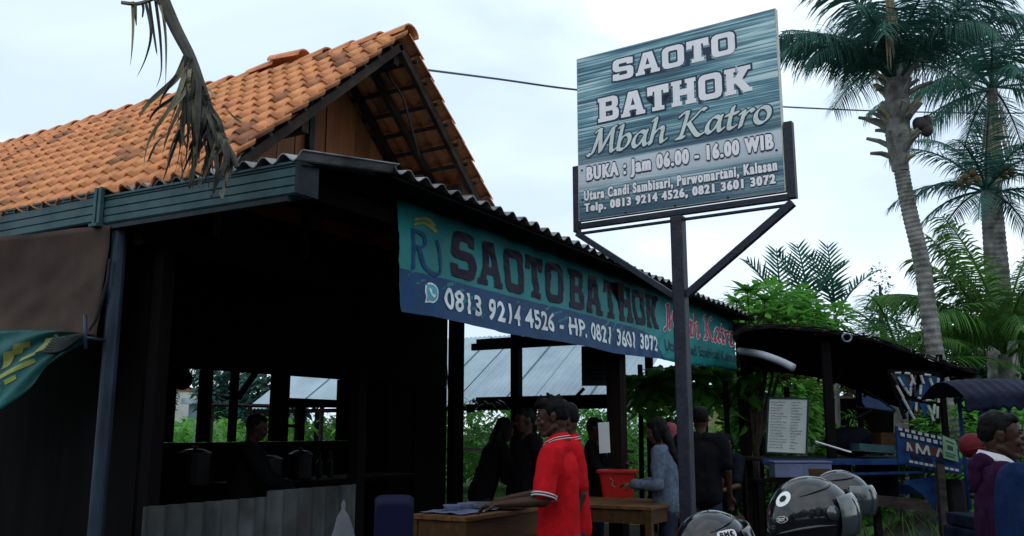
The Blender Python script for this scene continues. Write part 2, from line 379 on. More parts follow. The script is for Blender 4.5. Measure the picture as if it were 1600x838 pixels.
M['table_top'] = mat('worn_table_top', (.13, .062, .022), .6, .35, 5, .15, stretch=(.4, 3, 3), c2=(.06, .03, .012), spec=.15)
M['red_far'] = mat('dull_red_paint', (.085, .007, .012), .6, .1, 6, 0, spec=.1)
# ================================================================== GROUND
g = MB(); g.add([(-120, -120, 0), (400, -120, 0), (400, 400, 0), (-120, 400, 0)], [(0, 1, 2, 3)])
structure('ground', g, M['soil'])
g = MB(); g.add([(-60, -40, .004), (60, -40, .004), (60, -1.6, .004), (-60, -1.6, .004)], [(0, 1, 2, 3)])
structure('road', g, M['asphalt'])
g = MB(); g.add([(10.2, -1.2, .008), (300, -1.2, .008), (300, 300, .008), (-60, 300, .008), (-60, 9.5, .008), (10.2, 9.5, .008)], [(0, 1, 2, 3, 4, 5)])
structure('grass_field', g, M['field'])

# ================================================================== TILED HOUSE
YR = .84; XR = 2.02; ZR = 4.93; XE = .03; ZE = 3.17; YB = 9.2
house = thing('tiled_house', 'small wooden house with a steep orange clay tile roof and board gable', 'house', (2.1, 1.7, 0))
sl = V((XR-XE, 0, ZR-ZE)); SL = sl.length; th = atan2(sl.z, sl.x)
UL = V((cos(th), 0, sin(th))); NL = V((-sin(th), 0, cos(th)))
UR = V((-cos(th), 0, sin(th))); NR = V((sin(th), 0, cos(th)))
# unseen deck added inside to block light, open tiles over the gable overhang
d = MB()
for (U, Nn, xe) in ((UL, NL, XE), (UR, NR, 2*XR-XE)):
    a = V((xe, 1.78, ZE))-Nn*.10; b = V((xe, YB, ZE))-Nn*.10
    f = lambda s, t, a=a, b=b, U=U: a.lerp(b, t)+U*(s*(SL-.02))
    d.slab(f, 1, 1, .015, Nn)
roof = part('roof', d, M['wood_dark'], house)
# pantiles
def tile_mesh(name, m, w=.205, L=.275, wave=.18):
    mb = MB(); n = 8
    prof = []
    for i in range(n):
        x = w*i/(n-1)
        prof.append((x-.0125, .026*cos(2*pi*(x-.05)/wave)+.007*cos(4*pi*(x-.05)/wave)))
    t = .013
    vs = []
    for (yy, dz) in ((0, .016), (L, -.010)):
        vs += [V((x, yy, z+dz)) for x, z in prof]+[V((x, yy, z+dz-t)) for x, z in prof]
    K = 2*n; fs = []
    for i in range(n-1):
        fs += [(i, i+1, K+i+1, K+i), (n+i+1, n+i, K+n+i, K+n+i+1), (i+1, i, n+i, n+i+1)]
    fs += [(0, K, K+n, n), (n-1, 2*n-1, K+2*n-1, K+n-1)]
    mb.add(vs, fs)
    me = mb.mesh(name, m); 
    me.polygons.foreach_set('use_smooth', [i % 3 != 2 and i < 3*(n-1) for i in range(len(me.polygons))]); return me
tm = [tile_mesh('roof_tile', M['tile']), tile_mesh('roof_tile', M['tile_old'])]
EXPO = .2195; CW = .18
cand = []
rt = random.Random(11)
nrow = 12
for side in (0, 1):
    U, Nn, xe = ((UL, NL, XE), (UR, NR, 2*XR-XE))[side]
    A = V((0, -1, 0)) if side == 0 else V((0, 1, 0))
    for r in range(nrow):
        for c in range(int((YB-YR)/CW)):
            y = YR+c*CW+(CW if side == 0 else 0)
            p = V((xe, y, ZE))+U*(r*EXPO-.05)+Nn*(.02+rt.uniform(-.003, .004))
            p += A*rt.uniform(-.004, .004)+U*rt.uniform(-.008, .008)
            R = Matrix((A, U, Nn)).transposed().to_4x4()
            R = R @ Euler((rt.uniform(-.012, .014), rt.uniform(-.012, .012), rt.uniform(-.015, .015))).to_matrix().to_4x4()
            u_, v_ = pxl(p+A*CW/2); vis = -40 < u_ < 1000
            sc = 1/(p-C0).length if vis else 0
            if side == 1 and c > 4: sc = 0
            if side == 1: sc *= .9
            if side == 1 and p.z < 3.5: sc *= .4
            cand.append((sc, p, R, 1 if rt.random() < .09 else 0))
cand.sort(key=lambda q: -q[0])
ho = V(house.location)
for sc, p, R, k in cand[:300]:
    o = link('roof_tile', tm[k], roof); o.matrix_local = Matrix.Translation(p-ho) @ R
mb = MB(); base = [v.co.copy() for v in tm[0].vertices]; bf = [tuple(f.vertices) for f in tm[0].polygons]
for sc, p, R, k in cand[300:]:
    mb.cur = k; mb.add([p+(R @ q) for q in base], bf)
part('roof_tiles', mb, [M['tile'], M['tile_old']], roof, kind='stuff', smooth=False)
# ridge caps
rc = MB(); n = 8; L = .36
for (x0, r0) in ((0, .135), (L, .115)):
    pass
vs = []; 
for (yy, r0, dz) in ((-.02, .112, .022), (L, .092, 0)):
    for rr in (r0, r0-.014):
        vs += [V((rr*cos(pi*k/n)*1.0, yy, rr*sin(pi*k/n)*.85+dz)) for k in range(n+1)]
K = 2*(n+1); fs = []
for i in range(n):
    fs += [(i, i+1, K+i+1, K+i), (n+1+i+1, n+1+i, K+n+1+i, K+n+1+i+1), (i+1, i, n+1+i, n+2+i), (K+i, K+i+1, K+n+2+i, K+n+1+i)]
fs += [(0, K, K+n+1, n+1), (n, 2*n+1, K+2*n+1, K+n)]
rc.add(vs, fs); rme = rc.mesh('ridge_tile', M['tile'], smooth=False)
for k in range(26):
    o = link('ridge_tile', rme, roof)
    y = YR-.02+k*.315
    dz = rt.uniform(-.004, .008); rx = rt.uniform(-.02, .02); rz = rt.uniform(-.02, .02)
    if k == 4: dz, rx, rz = .06, .12, .10
    if k == 5: dz = .035
    o.location = V((XR+rt.uniform(-.006, .006), y, ZR-.055+dz))-ho; o.rotation_euler = (rx, 0, rz)
# rafters, battens, purlins
for (U, Nn, xe, sd_) in ((UL, NL, XE, 0), (UR, NR, 2*XR-XE, 1)):
    ys = [YR+.09, 1.32, 1.62] if sd_ else [YR+.09, 1.3]
    for y in ys:
        a = V((xe, y, ZE))-Nn*.085+U*.02; b = a+U*(SL-.08)
        part('rafter', MB().bar(a, b, .045, .07, Nn), M['wood_rafter'], roof)
    for r in range(1, nrow):
        a = V((xe, YR+.03, ZE))+U*(r*EXPO-.02)-Nn*.032
        part('batten', MB().bar(a, a+V((0, .92, 0)), .03, .025, Nn), M['wood_batten'], roof)
for (x, z) in ((XR, ZR-.22), (.95, 3.78), (3.09, 3.78)):
    part('purlin', MB().bar((x, YR+.12, z), (x, 2.2, z), .07, .11), M['wood_rafter'], roof)
# gable boards (each one)
YG = 1.70; x = .12; k = 0; rb = random.Random(5)
while x < 3.95:
    wd = rb.uniform(.17, .23); x1 = min(x+wd, 3.95)
    zt = lambda q: ZE+(q-XE if q < XR else 2*XR-XE-q)*math.tan(th)-.15
    za, zb = zt(x+.004), zt(x1-.004); z0 = 3.24
    yy = YG-rb.uniform(0, .012)
    xm = [x+.004, x1-.004]
    poly = [(xm[0], z0), (xm[1], z0), (xm[1], max(z0+.02, zb))]
    if x < XR < x1: poly.append((XR, zt(XR)))
    poly.append((xm[0], max(z0+.02, za)))
    part('gable_board', MB().prism(poly, (0, yy, 0), (0, yy+.022, 0), V((1, 0, 0)), V((0, 0, 1))), M['wood_board'], house)
    x = x1
for xx in (.75, 1.72):
    part('gable_stud', MB().bar((xx, YG-.045, 2.85), (xx, YG-.045, zt(xx)-.02), .06, .05), M['wood_batten'], house)
part('gable_backing', MB().add([(.1, 1.76, 2.8), (3.95, 1.76, 2.8), (3.95, 1.76, 3.0), (XR, 1.76, 4.7), (.1, 1.76, 3.0)], [(0, 1, 2, 3, 4)]), M['wood_dark'], house)
# walls
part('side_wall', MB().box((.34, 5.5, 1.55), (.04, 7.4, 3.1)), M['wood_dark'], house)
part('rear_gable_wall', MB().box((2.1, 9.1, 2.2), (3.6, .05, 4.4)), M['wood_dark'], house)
part('lintel_beam', MB().box((2.1, 1.66, 2.86), (4.0, .09, .16)), M['wood_dark'], house)
part('wall_post', MB().box((.30, 1.62, 1.42), (.10, .10, 2.80)), M['wood_dark'], house)
part('wall_post', MB().box((2.42, 1.62, 1.40), (.11, .11, 2.78)), M['wood_dark'], house)
part('wall_post', MB().box((3.95, 1.62, 1.42), (.12, .12, 2.80)), M['wood_dark'], house)
mb = MB(); corr(mb, (.20, 1.55, -.02), (1, 0, 0), 1.13, (0, 0, 1), 1.03, .02, .16)
part('half_wall_sheet', mb, M['zinc_dark'], house)
mb = MB(); corr(mb, (1.28, 1.535, -.02), (1, 0, 0), 1.06, (0, 0, 1), 1.075, .02, .16)
part('half_wall_sheet', mb, M['zinc_dark'], house)
# gutter
def gut(y0, y1, z0a, z0b, h):
    prof = [(0, 0), (.02, 0), (.02, h), (.014, h), (.014, h)]
    rib = h/3.6
    pf = [(-.11, .012), (-.11, 0), (.010, 0), (.022, .012)]
    for k in range(3):
        zz = (k+1)*rib
        pf += [(.022, zz-.006), (.013, zz), (.022, zz+.006)]
    pf += [(.022, h-.02), (.034, h-.014), (.034, h), (.008, h), (.008, .012)]
    mb = MB(); mb.prism(pf, (-.0, y0, z0a), (-.0, y1, z0b), V((-1, 0, 0)), V((0, 0, 1))); return mb
gt = part('gutter', gut(.06, 1.90, 2.895, 2.93, .205), M['gutter'], house)
g2 = part('gutter', gut(1.96, 9.0, 2.955, 3.02, .225), M['gutter'], house)
mb = MB(); 
for q in (1.905, 1.955): mb.box((-.045, q, 3.055), (.03, .028, .275))
mb.box((-.038, 1.93, 3.05), (.018, .07, .27)); mb.box((-.02, 1.93, 2.92), (.12, .09, .02))
part('gutter_clip', mb, M['gutter'], house)
mb = MB(); mb.box((.06, .05, 3.0), (.19, .012, .2)); part('gutter_end_cap', mb, M['gutter_in'], house)
mb = MB(); mb.bar((-.01, .12, 2.875), (-.01, 1.9, 2.905), .03, .03); part('gutter_hanger', mb, M['gutter_in'], house)
mb = MB(); mb.box((.055, 5, 3.01), (.02, 7.9, .24)); part('fascia_board', mb, M['wood_dark'], house)
mb = MB(); mb.tube([(.06, 1.82, 0), (.06, 1.815, 1.5), (.05, 1.80, 2.93)], .052, 16); mb.box((.05, 1.80, 2.90), (.13, .13, .02))
mb.box((.06, 1.82, .012), (.2, .2, .02))
part('pole', mb, M['galv'], house, smooth=False)
for f in house.children[-1].data.polygons: f.use_smooth = len(f.vertices) == 4 and f.area > .005
# tile-edge mortar / broken sheets lying over the gutter
# ================================================================== CANOPY SHED
shed = thing('canopy_shed', 'open-sided food stall shed under a corrugated sheet canopy with dark wooden posts', 'shed', (5, 0, 0))
def canopy_z(x, y): return 3.26-(x-.8)*.0088+y*.105
x = .8; k = 0; rs = random.Random(3)
SW = 1.0
while x < 9.5:
    x1 = min(x+SW, 9.56)
    deep = 1.66 if x < 3.95 else 5.4
    y0 = 0 if x < 3.7 else .03
    step = .012 if x < 3.7 else 0
    o_ = V((x, y0, canopy_z(x, y0)+.012*(k % 2)+step)); du = V((1, 0, -.0088)); dv = V((0, 1, .105))
    mb = MB(); corr(mb, o_, du, x1-x+.06, dv, deep, .026, .2, .007, 8, 2)
    part('roof_sheet', mb, M['asb'], shed); x = x1; k += 1
# corner sheet with its waves towards the gutter
mb = MB(); corr(mb, V((-.05, -.02, 3.125)), V((0, 1, .02)), .86, V((1, 0, .165)), .93, .026, .17, .007, 8, 2); part('roof_sheet', mb, M['asb'], shed)
mb = MB(); corr(mb, V((-.03, .80, 3.125)), V((0, 1, .03)), .86, V((1, 0, .165)), .80, .026, .17, .007, 8, 2); part('roof_sheet', mb, M['asb'], shed)
part('soffit_board', MB().add([(.0, .02, 3.075), (.85, .02, 3.2), (.85, 1.68, 3.2), (.0, 1.68, 3.075)], [(0, 1, 2, 3)]), M['wood_dark'], shed)
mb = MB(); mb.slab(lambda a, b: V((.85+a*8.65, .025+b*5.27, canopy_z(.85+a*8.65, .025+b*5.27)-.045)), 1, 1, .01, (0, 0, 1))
part('added_shade_liner', mb, M['wood_dark'], shed)  # dark liner added under the sheets to shade the banner top
# beams and posts
def beam(a, b, w=.07, h=.12, m='wood_dark'): part('beam', MB().bar(a, b, w, h), M[m], shed)
beam((.2, .38, 3.06), (9.5, .38, 3.08)); beam((.06, .30, 3.0), (.06, 1.6, 3.0)); beam((9.5, .05, 2.98), (9.5, 5.1, 2.98)); 
beam((4, 1.7, 3.2), (9.5, 1.7, 3.2)); beam((4, 5.0, 3.6), (9.5, 5.0, 3.55))
zb1 = hx(800, 629, 9.5).z; zb2 = hx(750, 534, 9.5).z
beam((9.5, .2, zb1), (9.5, 5.0, zb1), .06, .20); beam((9.5, .2, zb2), (9.5, 5.0, zb2), .05, .085)
def post(x, y, h, w=.12, m='wood_post', lab=None): part('post', MB().box((x, y, h/2), (w, w, h)), M[m], shed, label=lab)
p = hy(962, 560, .33); post(p.x, .33, 3.1, .16)
p = hy(1162, 620, .12); post(p.x, .12, 3.05, .13)

post(9.5, hx(807, 600, 9.5).y, 3.4, .15, 'wood_dark'); post(9.5, 1.75, 3.2, .10, 'wood_dark')
beam((9.5, 2.9, 2.2), (9.5, 4.0, 1.2), .03, .05)
# rear wall with its window openings
YW = 5.0; wx = lambda u, v=600: hy(u, v, YW).x; wz = lambda u, v: hy(u, v, YW).z
xs = [.36, wx(274), wx(313), wx(330), wx(362), wx(371), wx(425), wx(451), wx(529), 8.55]
ztop = wz(400, 584); zsill = wz(400, 690)
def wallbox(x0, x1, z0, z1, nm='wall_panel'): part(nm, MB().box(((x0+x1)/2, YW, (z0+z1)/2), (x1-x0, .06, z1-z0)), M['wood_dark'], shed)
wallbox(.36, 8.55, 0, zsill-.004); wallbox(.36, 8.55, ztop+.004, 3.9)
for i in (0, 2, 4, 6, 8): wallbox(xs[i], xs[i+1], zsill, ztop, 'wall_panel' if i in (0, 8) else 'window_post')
za = wz(490, 630)
wallbox(xs[7]+.002, xs[8]-.002, za-.055, za+.055, 'window_rail')
wallbox(wx(463, 660), wx(474, 660), zsill+.002, za-.06, 'window_post')
wallbox(wx(451), wx(463, 660)-.002, wz(455, 668), wz(455, 668)+.04, 'window_rail')
part('window_brace', MB().bar(hy(372, 622, YW-.06), hy(400, 582, YW-.06), .04, .07), M['wood_dark'], shed)
part('partition', MB().box((8.55, 5.6, 1.8), (.08, 1.1, 3.6)), M['wood_dark'], shed)
# dark cupboard hiding the inner wall
cab = thing('cupboard', 'tall near-black wooden cupboard in the dark middle of the stall', 'cupboard', (6.6, 4.5, 0))
a_ = at(575, 760, 10.2)
mb = MB(); mb.box((6.75, 4.55, 1.1), (1.3, .5, 2.2)); part('cabinet_body', mb, M['wood_dark'], cab)
for q in (6.44, 7.06):
    part('door', MB().box((q, 4.29, 1.15), (.58, .02, 1.9)), M['wood_dark'], cab)
# inner work counter behind the window posts
ct = thing('kitchen_counter', 'dark kitchen counter running below the rear window openings', 'counter', (4.0, 3.6, 0))
part('counter_top', MB().box((4.3, 3.7, .95), (2.8, .7, .05)), M['wood_dark'], ct)
for (a, b) in ((3.0, 3.4), (5.6, 3.4), (3.0, 4.0), (5.6, 4.0)): part('leg', MB().box((a, b, .46), (.08, .08, .92)), M['wood_dark'], ct)

# ================================================================== TARPS on the left
def cloth_between(c00, c10, c11, c01, nu, nv, amp, fr, seed, th=.003, bulge=.05):
    c00, c10, c11, c01 = map(V, (c00, c10, c11, c01)); nn = (c10-c00).cross(c01-c00).normalized()
    def f(a, b):
        p = c00.lerp(c10, a).lerp(c01.lerp(c11, a), b)
        w_ = noise.noise(V((a*fr, b*fr*.6, seed)))+.5*noise.noise(V((a*fr*2.3+b*3, b*fr*1.4, seed+9)))
        return p+nn*(amp*w_+bulge*sin(pi*a)*sin(pi*b))
    mb = MB(); mb.slab(f, nu, nv, th, nn); return mb
XT = -.03
mb = cloth_between(hx(-60, 376, XT), hx(173, 352, XT), hx(150, 530, XT), hx(-60, 530, XT), 30, 20, .03, 3, 4)
top('brown_tarp', mb, M['tarp_brown'], 'faded brown tarpaulin hanging under the left gutter beside the steel pole', 'tarp', True)
# green banner: outline follows the diagonal sag
gb = thing('green_tarp', 'sagging green banner sheet tied to a stake beside the steel pole', 'tarp', hx(40, 560, XT-.05))
def gf(a, b):
    # a 0 left .. 1 right (tied corner); b 0 top .. 1 bottom
    u = -80+a*222; vt = 530-a*8-10*sin(pi*a); vb = 715-(a**1.0)*178+26*sin(pi*a)*(-.3)-10*a*a
    p = hx(u, vt+(vb-vt)*b, XT-.06-.25*b*(1-a)**.7*.5)
    wv = noise.noise(V((a*2.2+b*2.6, b*1.2-a*2, 3)))+.4*noise.noise(V((a*5+b*7, b*3, 8)))
    p.x += .045*wv+.02*sin((a*1.5+b*2.2)*9)*(.3+a)
    return p
mb = MB(); mb.slab(gf, 40, 24, .003, (1, 0, 0)); gs = part('sheet', mb, M['tarp_green'], gb, True)
# yellow print remnants
mb = MB()
for (a0, a1, b0, b1, sk) in ((.36, .42, .30, .48, .05), (.44, .50, .22, .36, .05), (.52, .56, .22, .30, .03), (.36, .60, .55, .62, 0), (.60, .78, .20, .46, .09), (.40, .47, .66, .72, 0), (.50, .62, .44, .50, 0)):
    f = lambda s, t: gf(a0+(a1-a0)*s+sk*t, b1+(b0-b1)*t)+V((-.008, 0, 0))
    mb.grid(f, 5, 4)
part('faded_lettering', mb, M['yellow'], gs, True)
mb = MB()
for q in range(7):
    pts = [hx(68+q*3, 550-q*2, XT-.1)+V((0, 0, .01*q)), hx(95, 548-q*3, XT-.14), hx(118, 533-q*1.5, XT-.12), hx(134, 524, XT-.09)]
    mb.tube(smooth_path(pts, 5), .012, 5)
part('rope_bundle', mb, M['rope'], gb, True)
mb = MB(); mb.tube([hx(133, 492, XT-.1), hx(134, 545, XT-.1)], .013, 7); mb.tube([hx(134, 528, XT-.1), hx(172, 533, .05)], .012, 6)
part('stake', mb, M['galv'], gb, True)
mb = MB(); mb.tube([hx(172, 405, XT), hx(168, 440, XT), hx(150, 500, XT), hx(140, 518, XT)], .014, 6)
part('tie_rope', mb, M['rope'], gb)
# ================================================================== LETTERING
def font_geo(s, size=1, bold=0, shear=0, space=1, res=4):
    c = bpy.data.curves.new('lettering', 'FONT'); c.body = s; c.size = size; c.offset = bold; c.shear = shear; c.space_character = space
    c.resolution_u = res; c.fill_mode = 'FRONT'
    return curve_geo(c)
def curve_geo(c):
    o = bpy.data.objects.new('lettering', c); col.objects.link(o)
    dg = bpy.context.evaluated_depsgraph_get(); me = bpy.data.meshes.new_from_object(o.evaluated_get(dg))
    vs = [(v.co.x, v.co.y) for v in me.vertices]; fs = [tuple(p.vertices) for p in me.polygons]
    bpy.data.objects.remove(o); bpy.data.meshes.remove(me); bpy.data.curves.remove(c); return vs, fs
def poly_geo(polys, bold=0):
    c = bpy.data.curves.new('lettering', 'CURVE'); c.dimensions = '2D'; c.fill_mode = 'FRONT'; c.offset = bold
    for p in polys:
        s = c.splines.new('POLY'); s.points.add(len(p)-1); s.use_cyclic_u = True
        for i, (x, y) in enumerate(p): s.points[i].co = (x, y, 0, 1)
    return curve_geo(c)
def bounds(vs):
    a = np.array(vs); return a[:, 0].min(), a[:, 0].max(), a[:, 1].min(), a[:, 1].max()
def fat(s, d, nd, sp):
    """heavy condensed lettering: shifted copies on hair-thin levels"""
    v, f = font_geo(s, 1, .03, 0, sp); vs = []; fs = []
    for i in range(nd):
        a = 2*pi*i/nd; dx, dy = (d*cos(a), d*.75*sin(a)) if nd > 5 else ((i-(nd-1)/2)*d/2, 0); b = len(vs)
        vs += [(x+dx, y+dy, i) for x, y in v]; fs += [tuple(q+b for q in g) for g in f]
    return vs, fs
def fit(vs, box, ref=None):
    x0, x1, y0, y1 = ref or bounds(vs); X0, X1, Y0, Y1 = box
    return [(X0+(x-x0)/(x1-x0)*(X1-X0), Y0+(y-y0)/(y1-y0)*(Y1-Y0)) for x, y in vs]
# heavy squarish capitals drawn as polygons (units: cap height 1)
def rr(x0, y0, x1, y1, c=.16):
    return [(x0+c, y0), (x1-c, y0), (x1-c*.3, y0+c*.3), (x1, y0+c), (x1, y1-c), (x1-c*.3, y1-c*.3), (x1-c, y1), (x0+c, y1), (x0+c*.3, y1-c*.3), (x0, y1-c), (x0, y0+c), (x0+c*.3, y0+c*.3)]
T_ = .25
GL = {
 'O': (.92, [rr(0, 0, .92, 1, .2), rr(T_, .2, .92-T_, .8, .07)]),
 'S': (.92, [[(0, .02), (0, .30), (.26, .30), (.30, .21), (.62, .21), (.66, .25), (.66, .35), (.62, .40), (.14, .42), (.03, .50), (0, .60), (0, .82), (.05, .95), (.18, 1), (.68, 1), (.86, .97), (.90, .97), (.90, .70), (.66, .70), (.62, .79), (.30, .79), (.26, .75), (.26, .66), (.30, .61), (.78, .59), (.89, .51), (.92, .42), (.92, .18), (.87, .05), (.74, 0), (.2, 0), (.06, .02)]]),
 'A': (1.04, [[(0, 0), (0, .13), (.07, .13), (.33, 1), (.72, 1), (.97, .13), (1.04, .13), (1.04, 0), (.66, 0), (.66, .13), (.70, .13), (.67, .25), (.36, .25), (.33, .13), (.38, .13), (.38, 0)], [(.41, .42), (.62, .42), (.52, .80)]]),
 'T': (.90, [[(.2, 0), (.2, .14), (.31, .14), (.31, .80), (.22, .80), (.20, .66), (0, .66), (0, 1), (.9, 1), (.9, .66), (.70, .66), (.68, .80), (.59, .80), (.59, .14), (.70, .14), (.70, 0)]]),
 'B': (.93, [[(0, 0), (0, .14), (.07, .14), (.07, .86), (0, .86), (0, 1), (.72, 1), (.86, .93), (.90, .82), (.90, .65), (.86, .56), (.78, .51), (.88, .46), (.93, .36), (.93, .16), (.88, .05), (.74, 0)], [(.34, .18), (.64, .18), (.68, .22), (.68, .38), (.64, .42), (.34, .42)], [(.34, .60), (.62, .60), (.65, .64), (.65, .78), (.62, .82), (.34, .82)]]),
 'H': (1.0, [[(0, 0), (0, .14), (.07, .14), (.07, .86), (0, .86), (0, 1), (.42, 1), (.42, .86), (.34, .86), (.34, .62), (.66, .62), (.66, .86), (.58, .86), (.58, 1), (1, 1), (1, .86), (.93, .86), (.93, .14), (1, .14), (1, 0), (.58, 0), (.58, .14), (.66, .14), (.66, .40), (.34, .40), (.34, .14), (.42, .14), (.42, 0)]]),
 'K': (1.04, [[(0, 0), (0, .14), (.07, .14), (.07, .86), (0, .86), (0, 1), (.42, 1), (.42, .86), (.34, .86), (.34, .60), (.40, .60), (.58, .86), (.52, .86), (.52, 1), (1.0, 1), (1.0, .86), (.90, .86), (.66, .52), (.95, .14), (1.04, .14), (1.04, 0), (.72, 0), (.43, .40), (.34, .40), (.34, .14), (.42, .14), (.42, 0)]]),
}
def block_geo(s, bold=0, gap=.13):
    x = 0; ps = []
    for ch in s:
        if ch == ' ': x += .5; continue
        w_, pl = GL[ch]
        for p in pl: ps.append([(a+x, b) for a, b in p])
        x += w_+gap
    # outlines: let the curve fill resolve holes
    return poly_geo(ps, bold)
# broad-nib calligraphic letters: strokes as centre lines, x-height .5, cap height .85
def arc(cx, cy, rx, ry, a0, a1, n=10): return [(cx+rx*cos(radians(a0+(a1-a0)*i/n)), cy+ry*sin(radians(a0+(a1-a0)*i/n))) for i in range(n+1)]
NB = {
 'M': (.98, [[(-.04, .04), (.04, .0), (.14, .10), (.24, .50), (.32, .84)], [(.32, .84), (.38, .4), (.42, .06)], [(.42, .06), (.62, .5), (.80, .84)], [(.80, .84), (.80, .45), (.82, .10), (.88, .0), (.98, .06)], [(.18, .80), (.26, .86), (.34, .84)], [(.78, .84), (.88, .86)]]),
 'b': (.52, [[(.02, .80), (.10, .84), (.08, .5), (.06, .08), (.12, .01), (.24, .0), (.38, .12), (.44, .32), (.38, .47), (.28, .49), (.16, .42), (.07, .28)]]),
 'a': (.56, [[(.40, .44), (.28, .50), (.12, .42), (.03, .22), (.06, .05), (.16, .0), (.28, .10), (.40, .30), (.46, .49)], [(.44, .49), (.41, .2), (.44, .03), (.50, .0), (.57, .06)]]),
 'h': (.58, [[(.04, .80), (.13, .84), (.10, .5), (.04, .0)], [(.07, .25), (.20, .42), (.34, .50), (.42, .44), (.40, .2), (.42, .03), (.48, .0), (.57, .06)]]),
 'K': (.92, [[(.04, .74), (.14, .84), (.28, .84)], [(.28, .84), (.22, .42), (.14, .0)], [(.02, .0), (.24, .01)], [(.86, .82), (.74, .84), (.50, .60), (.26, .40)], [(.36, .46), (.50, .25), (.66, .04), (.78, -.02), (.92, .05)]]),
 't': (.40, [[(.20, .70), (.14, .3), (.14, .06), (.22, .0), (.34, .06)], [(.02, .46), (.36, .49)]]),
 'r': (.42, [[(.02, .42), (.11, .49), (.10, .3), (.05, .0)], [(.09, .26), (.20, .42), (.32, .50), (.40, .44)]]),
 'o': (.52, [[(.26, .50)]+arc(.24, .25, .21, .25, 85, 445, 16)]),
 ' ': (.26, []),
}
def nib_geo(s, nib=.11, ang=35, extra=0, slant=.18, gap=.05, rad=.022):
    """returns verts (x, y, level) and faces; nib swept along centre lines; extra widens for an outline"""
    vs = []; fs = []; x = 0; lv = 0
    nx, ny = cos(radians(ang))*(nib/2), sin(radians(ang))*(nib/2)
    k = 14
    for ch in s:
        w_, st = NB[ch]
        for path in st:
            P = smooth_path([V((a, b, 0)) for a, b in path], 5) if len(path) > 2 else [V((a, b, 0)) for a, b in path]
            # hull of nib capsule between successive points
            ring = [(cos(2*pi*i/k), sin(2*pi*i/k)) for i in range(k)]
            r = rad+extra
            def hull(p):
                o = []
                for (cx_, sy_) in ring:
                    sgn = 1 if cx_*nx+sy_*ny > 0 else -1
                    o.append((p.x+sgn*nx+cx_*r, p.y+sgn*ny+sy_*r))
                return o
            for i in range(len(P)-1):
                pts = hull(P[i])+hull(P[i+1]); h = hull2(pts); b = len(vs)
                vs += [(a+x+slant*c, c, lv) for a, c in h]; fs.append(tuple(range(b, b+len(h)))); lv = (lv+1) % 24
        x += w_+gap
    return vs, fs
def hull2(pts):
    pts = sorted(set(pts))
    def half(ps):
        h = []
        for p in ps:
            while len(h) > 1 and (h[-1][0]-h[-2][0])*(p[1]-h[-2][1])-(h[-1][1]-h[-2][1])*(p[0]-h[-2][0]) <= 0: h.pop()
            h.append(p)
        return h
    return half(pts)[:-1]+half(pts[::-1])[:-1]
def put(vs, fs, surf, lift, sub=0):
    """flat lettering laid on a surface function surf(x, y, lift) -> point"""
    mb = MB()
    if sub:
        bm = bmesh.new(); bv = [bm.verts.new((v[0], v[1], v[2] if len(v) > 2 else 0)) for v in vs]
        for f in fs:
            try: bm.faces.new([bv[i] for i in f])
            except ValueError: pass
        bmesh.ops.triangulate(bm, faces=bm.faces[:])
        for _ in range(4):
            ed = [e for e in bm.edges if e.calc_length() > sub]
            if not ed: break
            bmesh.ops.subdivide_edges(bm, edges=ed, cuts=1); bmesh.ops.triangulate(bm, faces=[f for f in bm.faces if len(f.verts) > 3])
        bm.verts.index_update(); vs = [tuple(v.co) for v in bm.verts]; fs = [tuple(v.index for v in f.verts) for f in bm.faces]; bm.free()
    mb.add([surf(v[0], v[1], lift+(v[2]*.00006 if len(v) > 2 else 0)) for v in vs], fs); return mb

# ================================================================== SIGNBOARD
PL = at(905, 345, 7.01); PRt = at(1226, 297, 6.10); zb = (PL.z+PRt.z)/2; SH = 1.37
a = V((PL.x, PL.y, zb)); b = V((PRt.x, PRt.y, zb)); SWd = (b-a).length; ex = (b-a).normalized(); ez = V((0, 0, 1)); en = ex.cross(ez).normalized()
if en.dot(C0-a) < 0: en = -en
ssurf = lambda x, y, l: a+ex*x+ez*y+en*(l)
sign = thing('signboard', 'large teal wood-grain signboard on a dark steel post in front of the stall', 'sign', tuple(V((0, 0, 0))+V(((a.x+b.x)/2, (a.y+b.y)/2, 0))))
# wood grain print with pale band
ms = bpy.data.materials.new('wood_grain_print'); ms.use_nodes = True; t = ms.node_tree; L = t.links; bs = t.nodes['Principled BSDF']; bs.inputs['Roughness'].default_value = .5
uvn = N(t, 'ShaderNodeUVMap'); sx = N(t, 'ShaderNodeSeparateXYZ'); L.new(uvn.outputs[0], sx.inputs[0])
mpn = N(t, 'ShaderNodeMapping'); mpn.inputs['Scale'].default_value = (1.1, 44, 1); L.new(uvn.outputs[0], mpn.inputs[0])
nn1 = N(t, 'ShaderNodeTexNoise'); nn1.inputs['Scale'].default_value = 1.6; nn1.inputs['Detail'].default_value = 8; nn1.inputs['Distortion'].default_value = .6; L.new(mpn.outputs[0], nn1.inputs[0])
mp2 = N(t, 'ShaderNodeMapping'); mp2.inputs['Scale'].default_value = (1.1, 3.2, 1); L.new(uvn.outputs[0], mp2.inputs[0])
nn2 = N(t, 'ShaderNodeTexNoise'); nn2.inputs['Scale'].default_value = 1.5; nn2.inputs['Detail'].default_value = 3; L.new(mp2.outputs[0], nn2.inputs[0])
ad = N(t, 'ShaderNodeMath', operation='MULTIPLY_ADD'); L.new(nn1.outputs[0], ad.inputs[0]); ad.inputs[1].default_value = .62
mu = N(t, 'ShaderNodeMath', operation='MULTIPLY'); L.new(nn2.outputs[0], mu.inputs[0]); mu.inputs[1].default_value = .48; L.new(mu.outputs[0], ad.inputs[2])
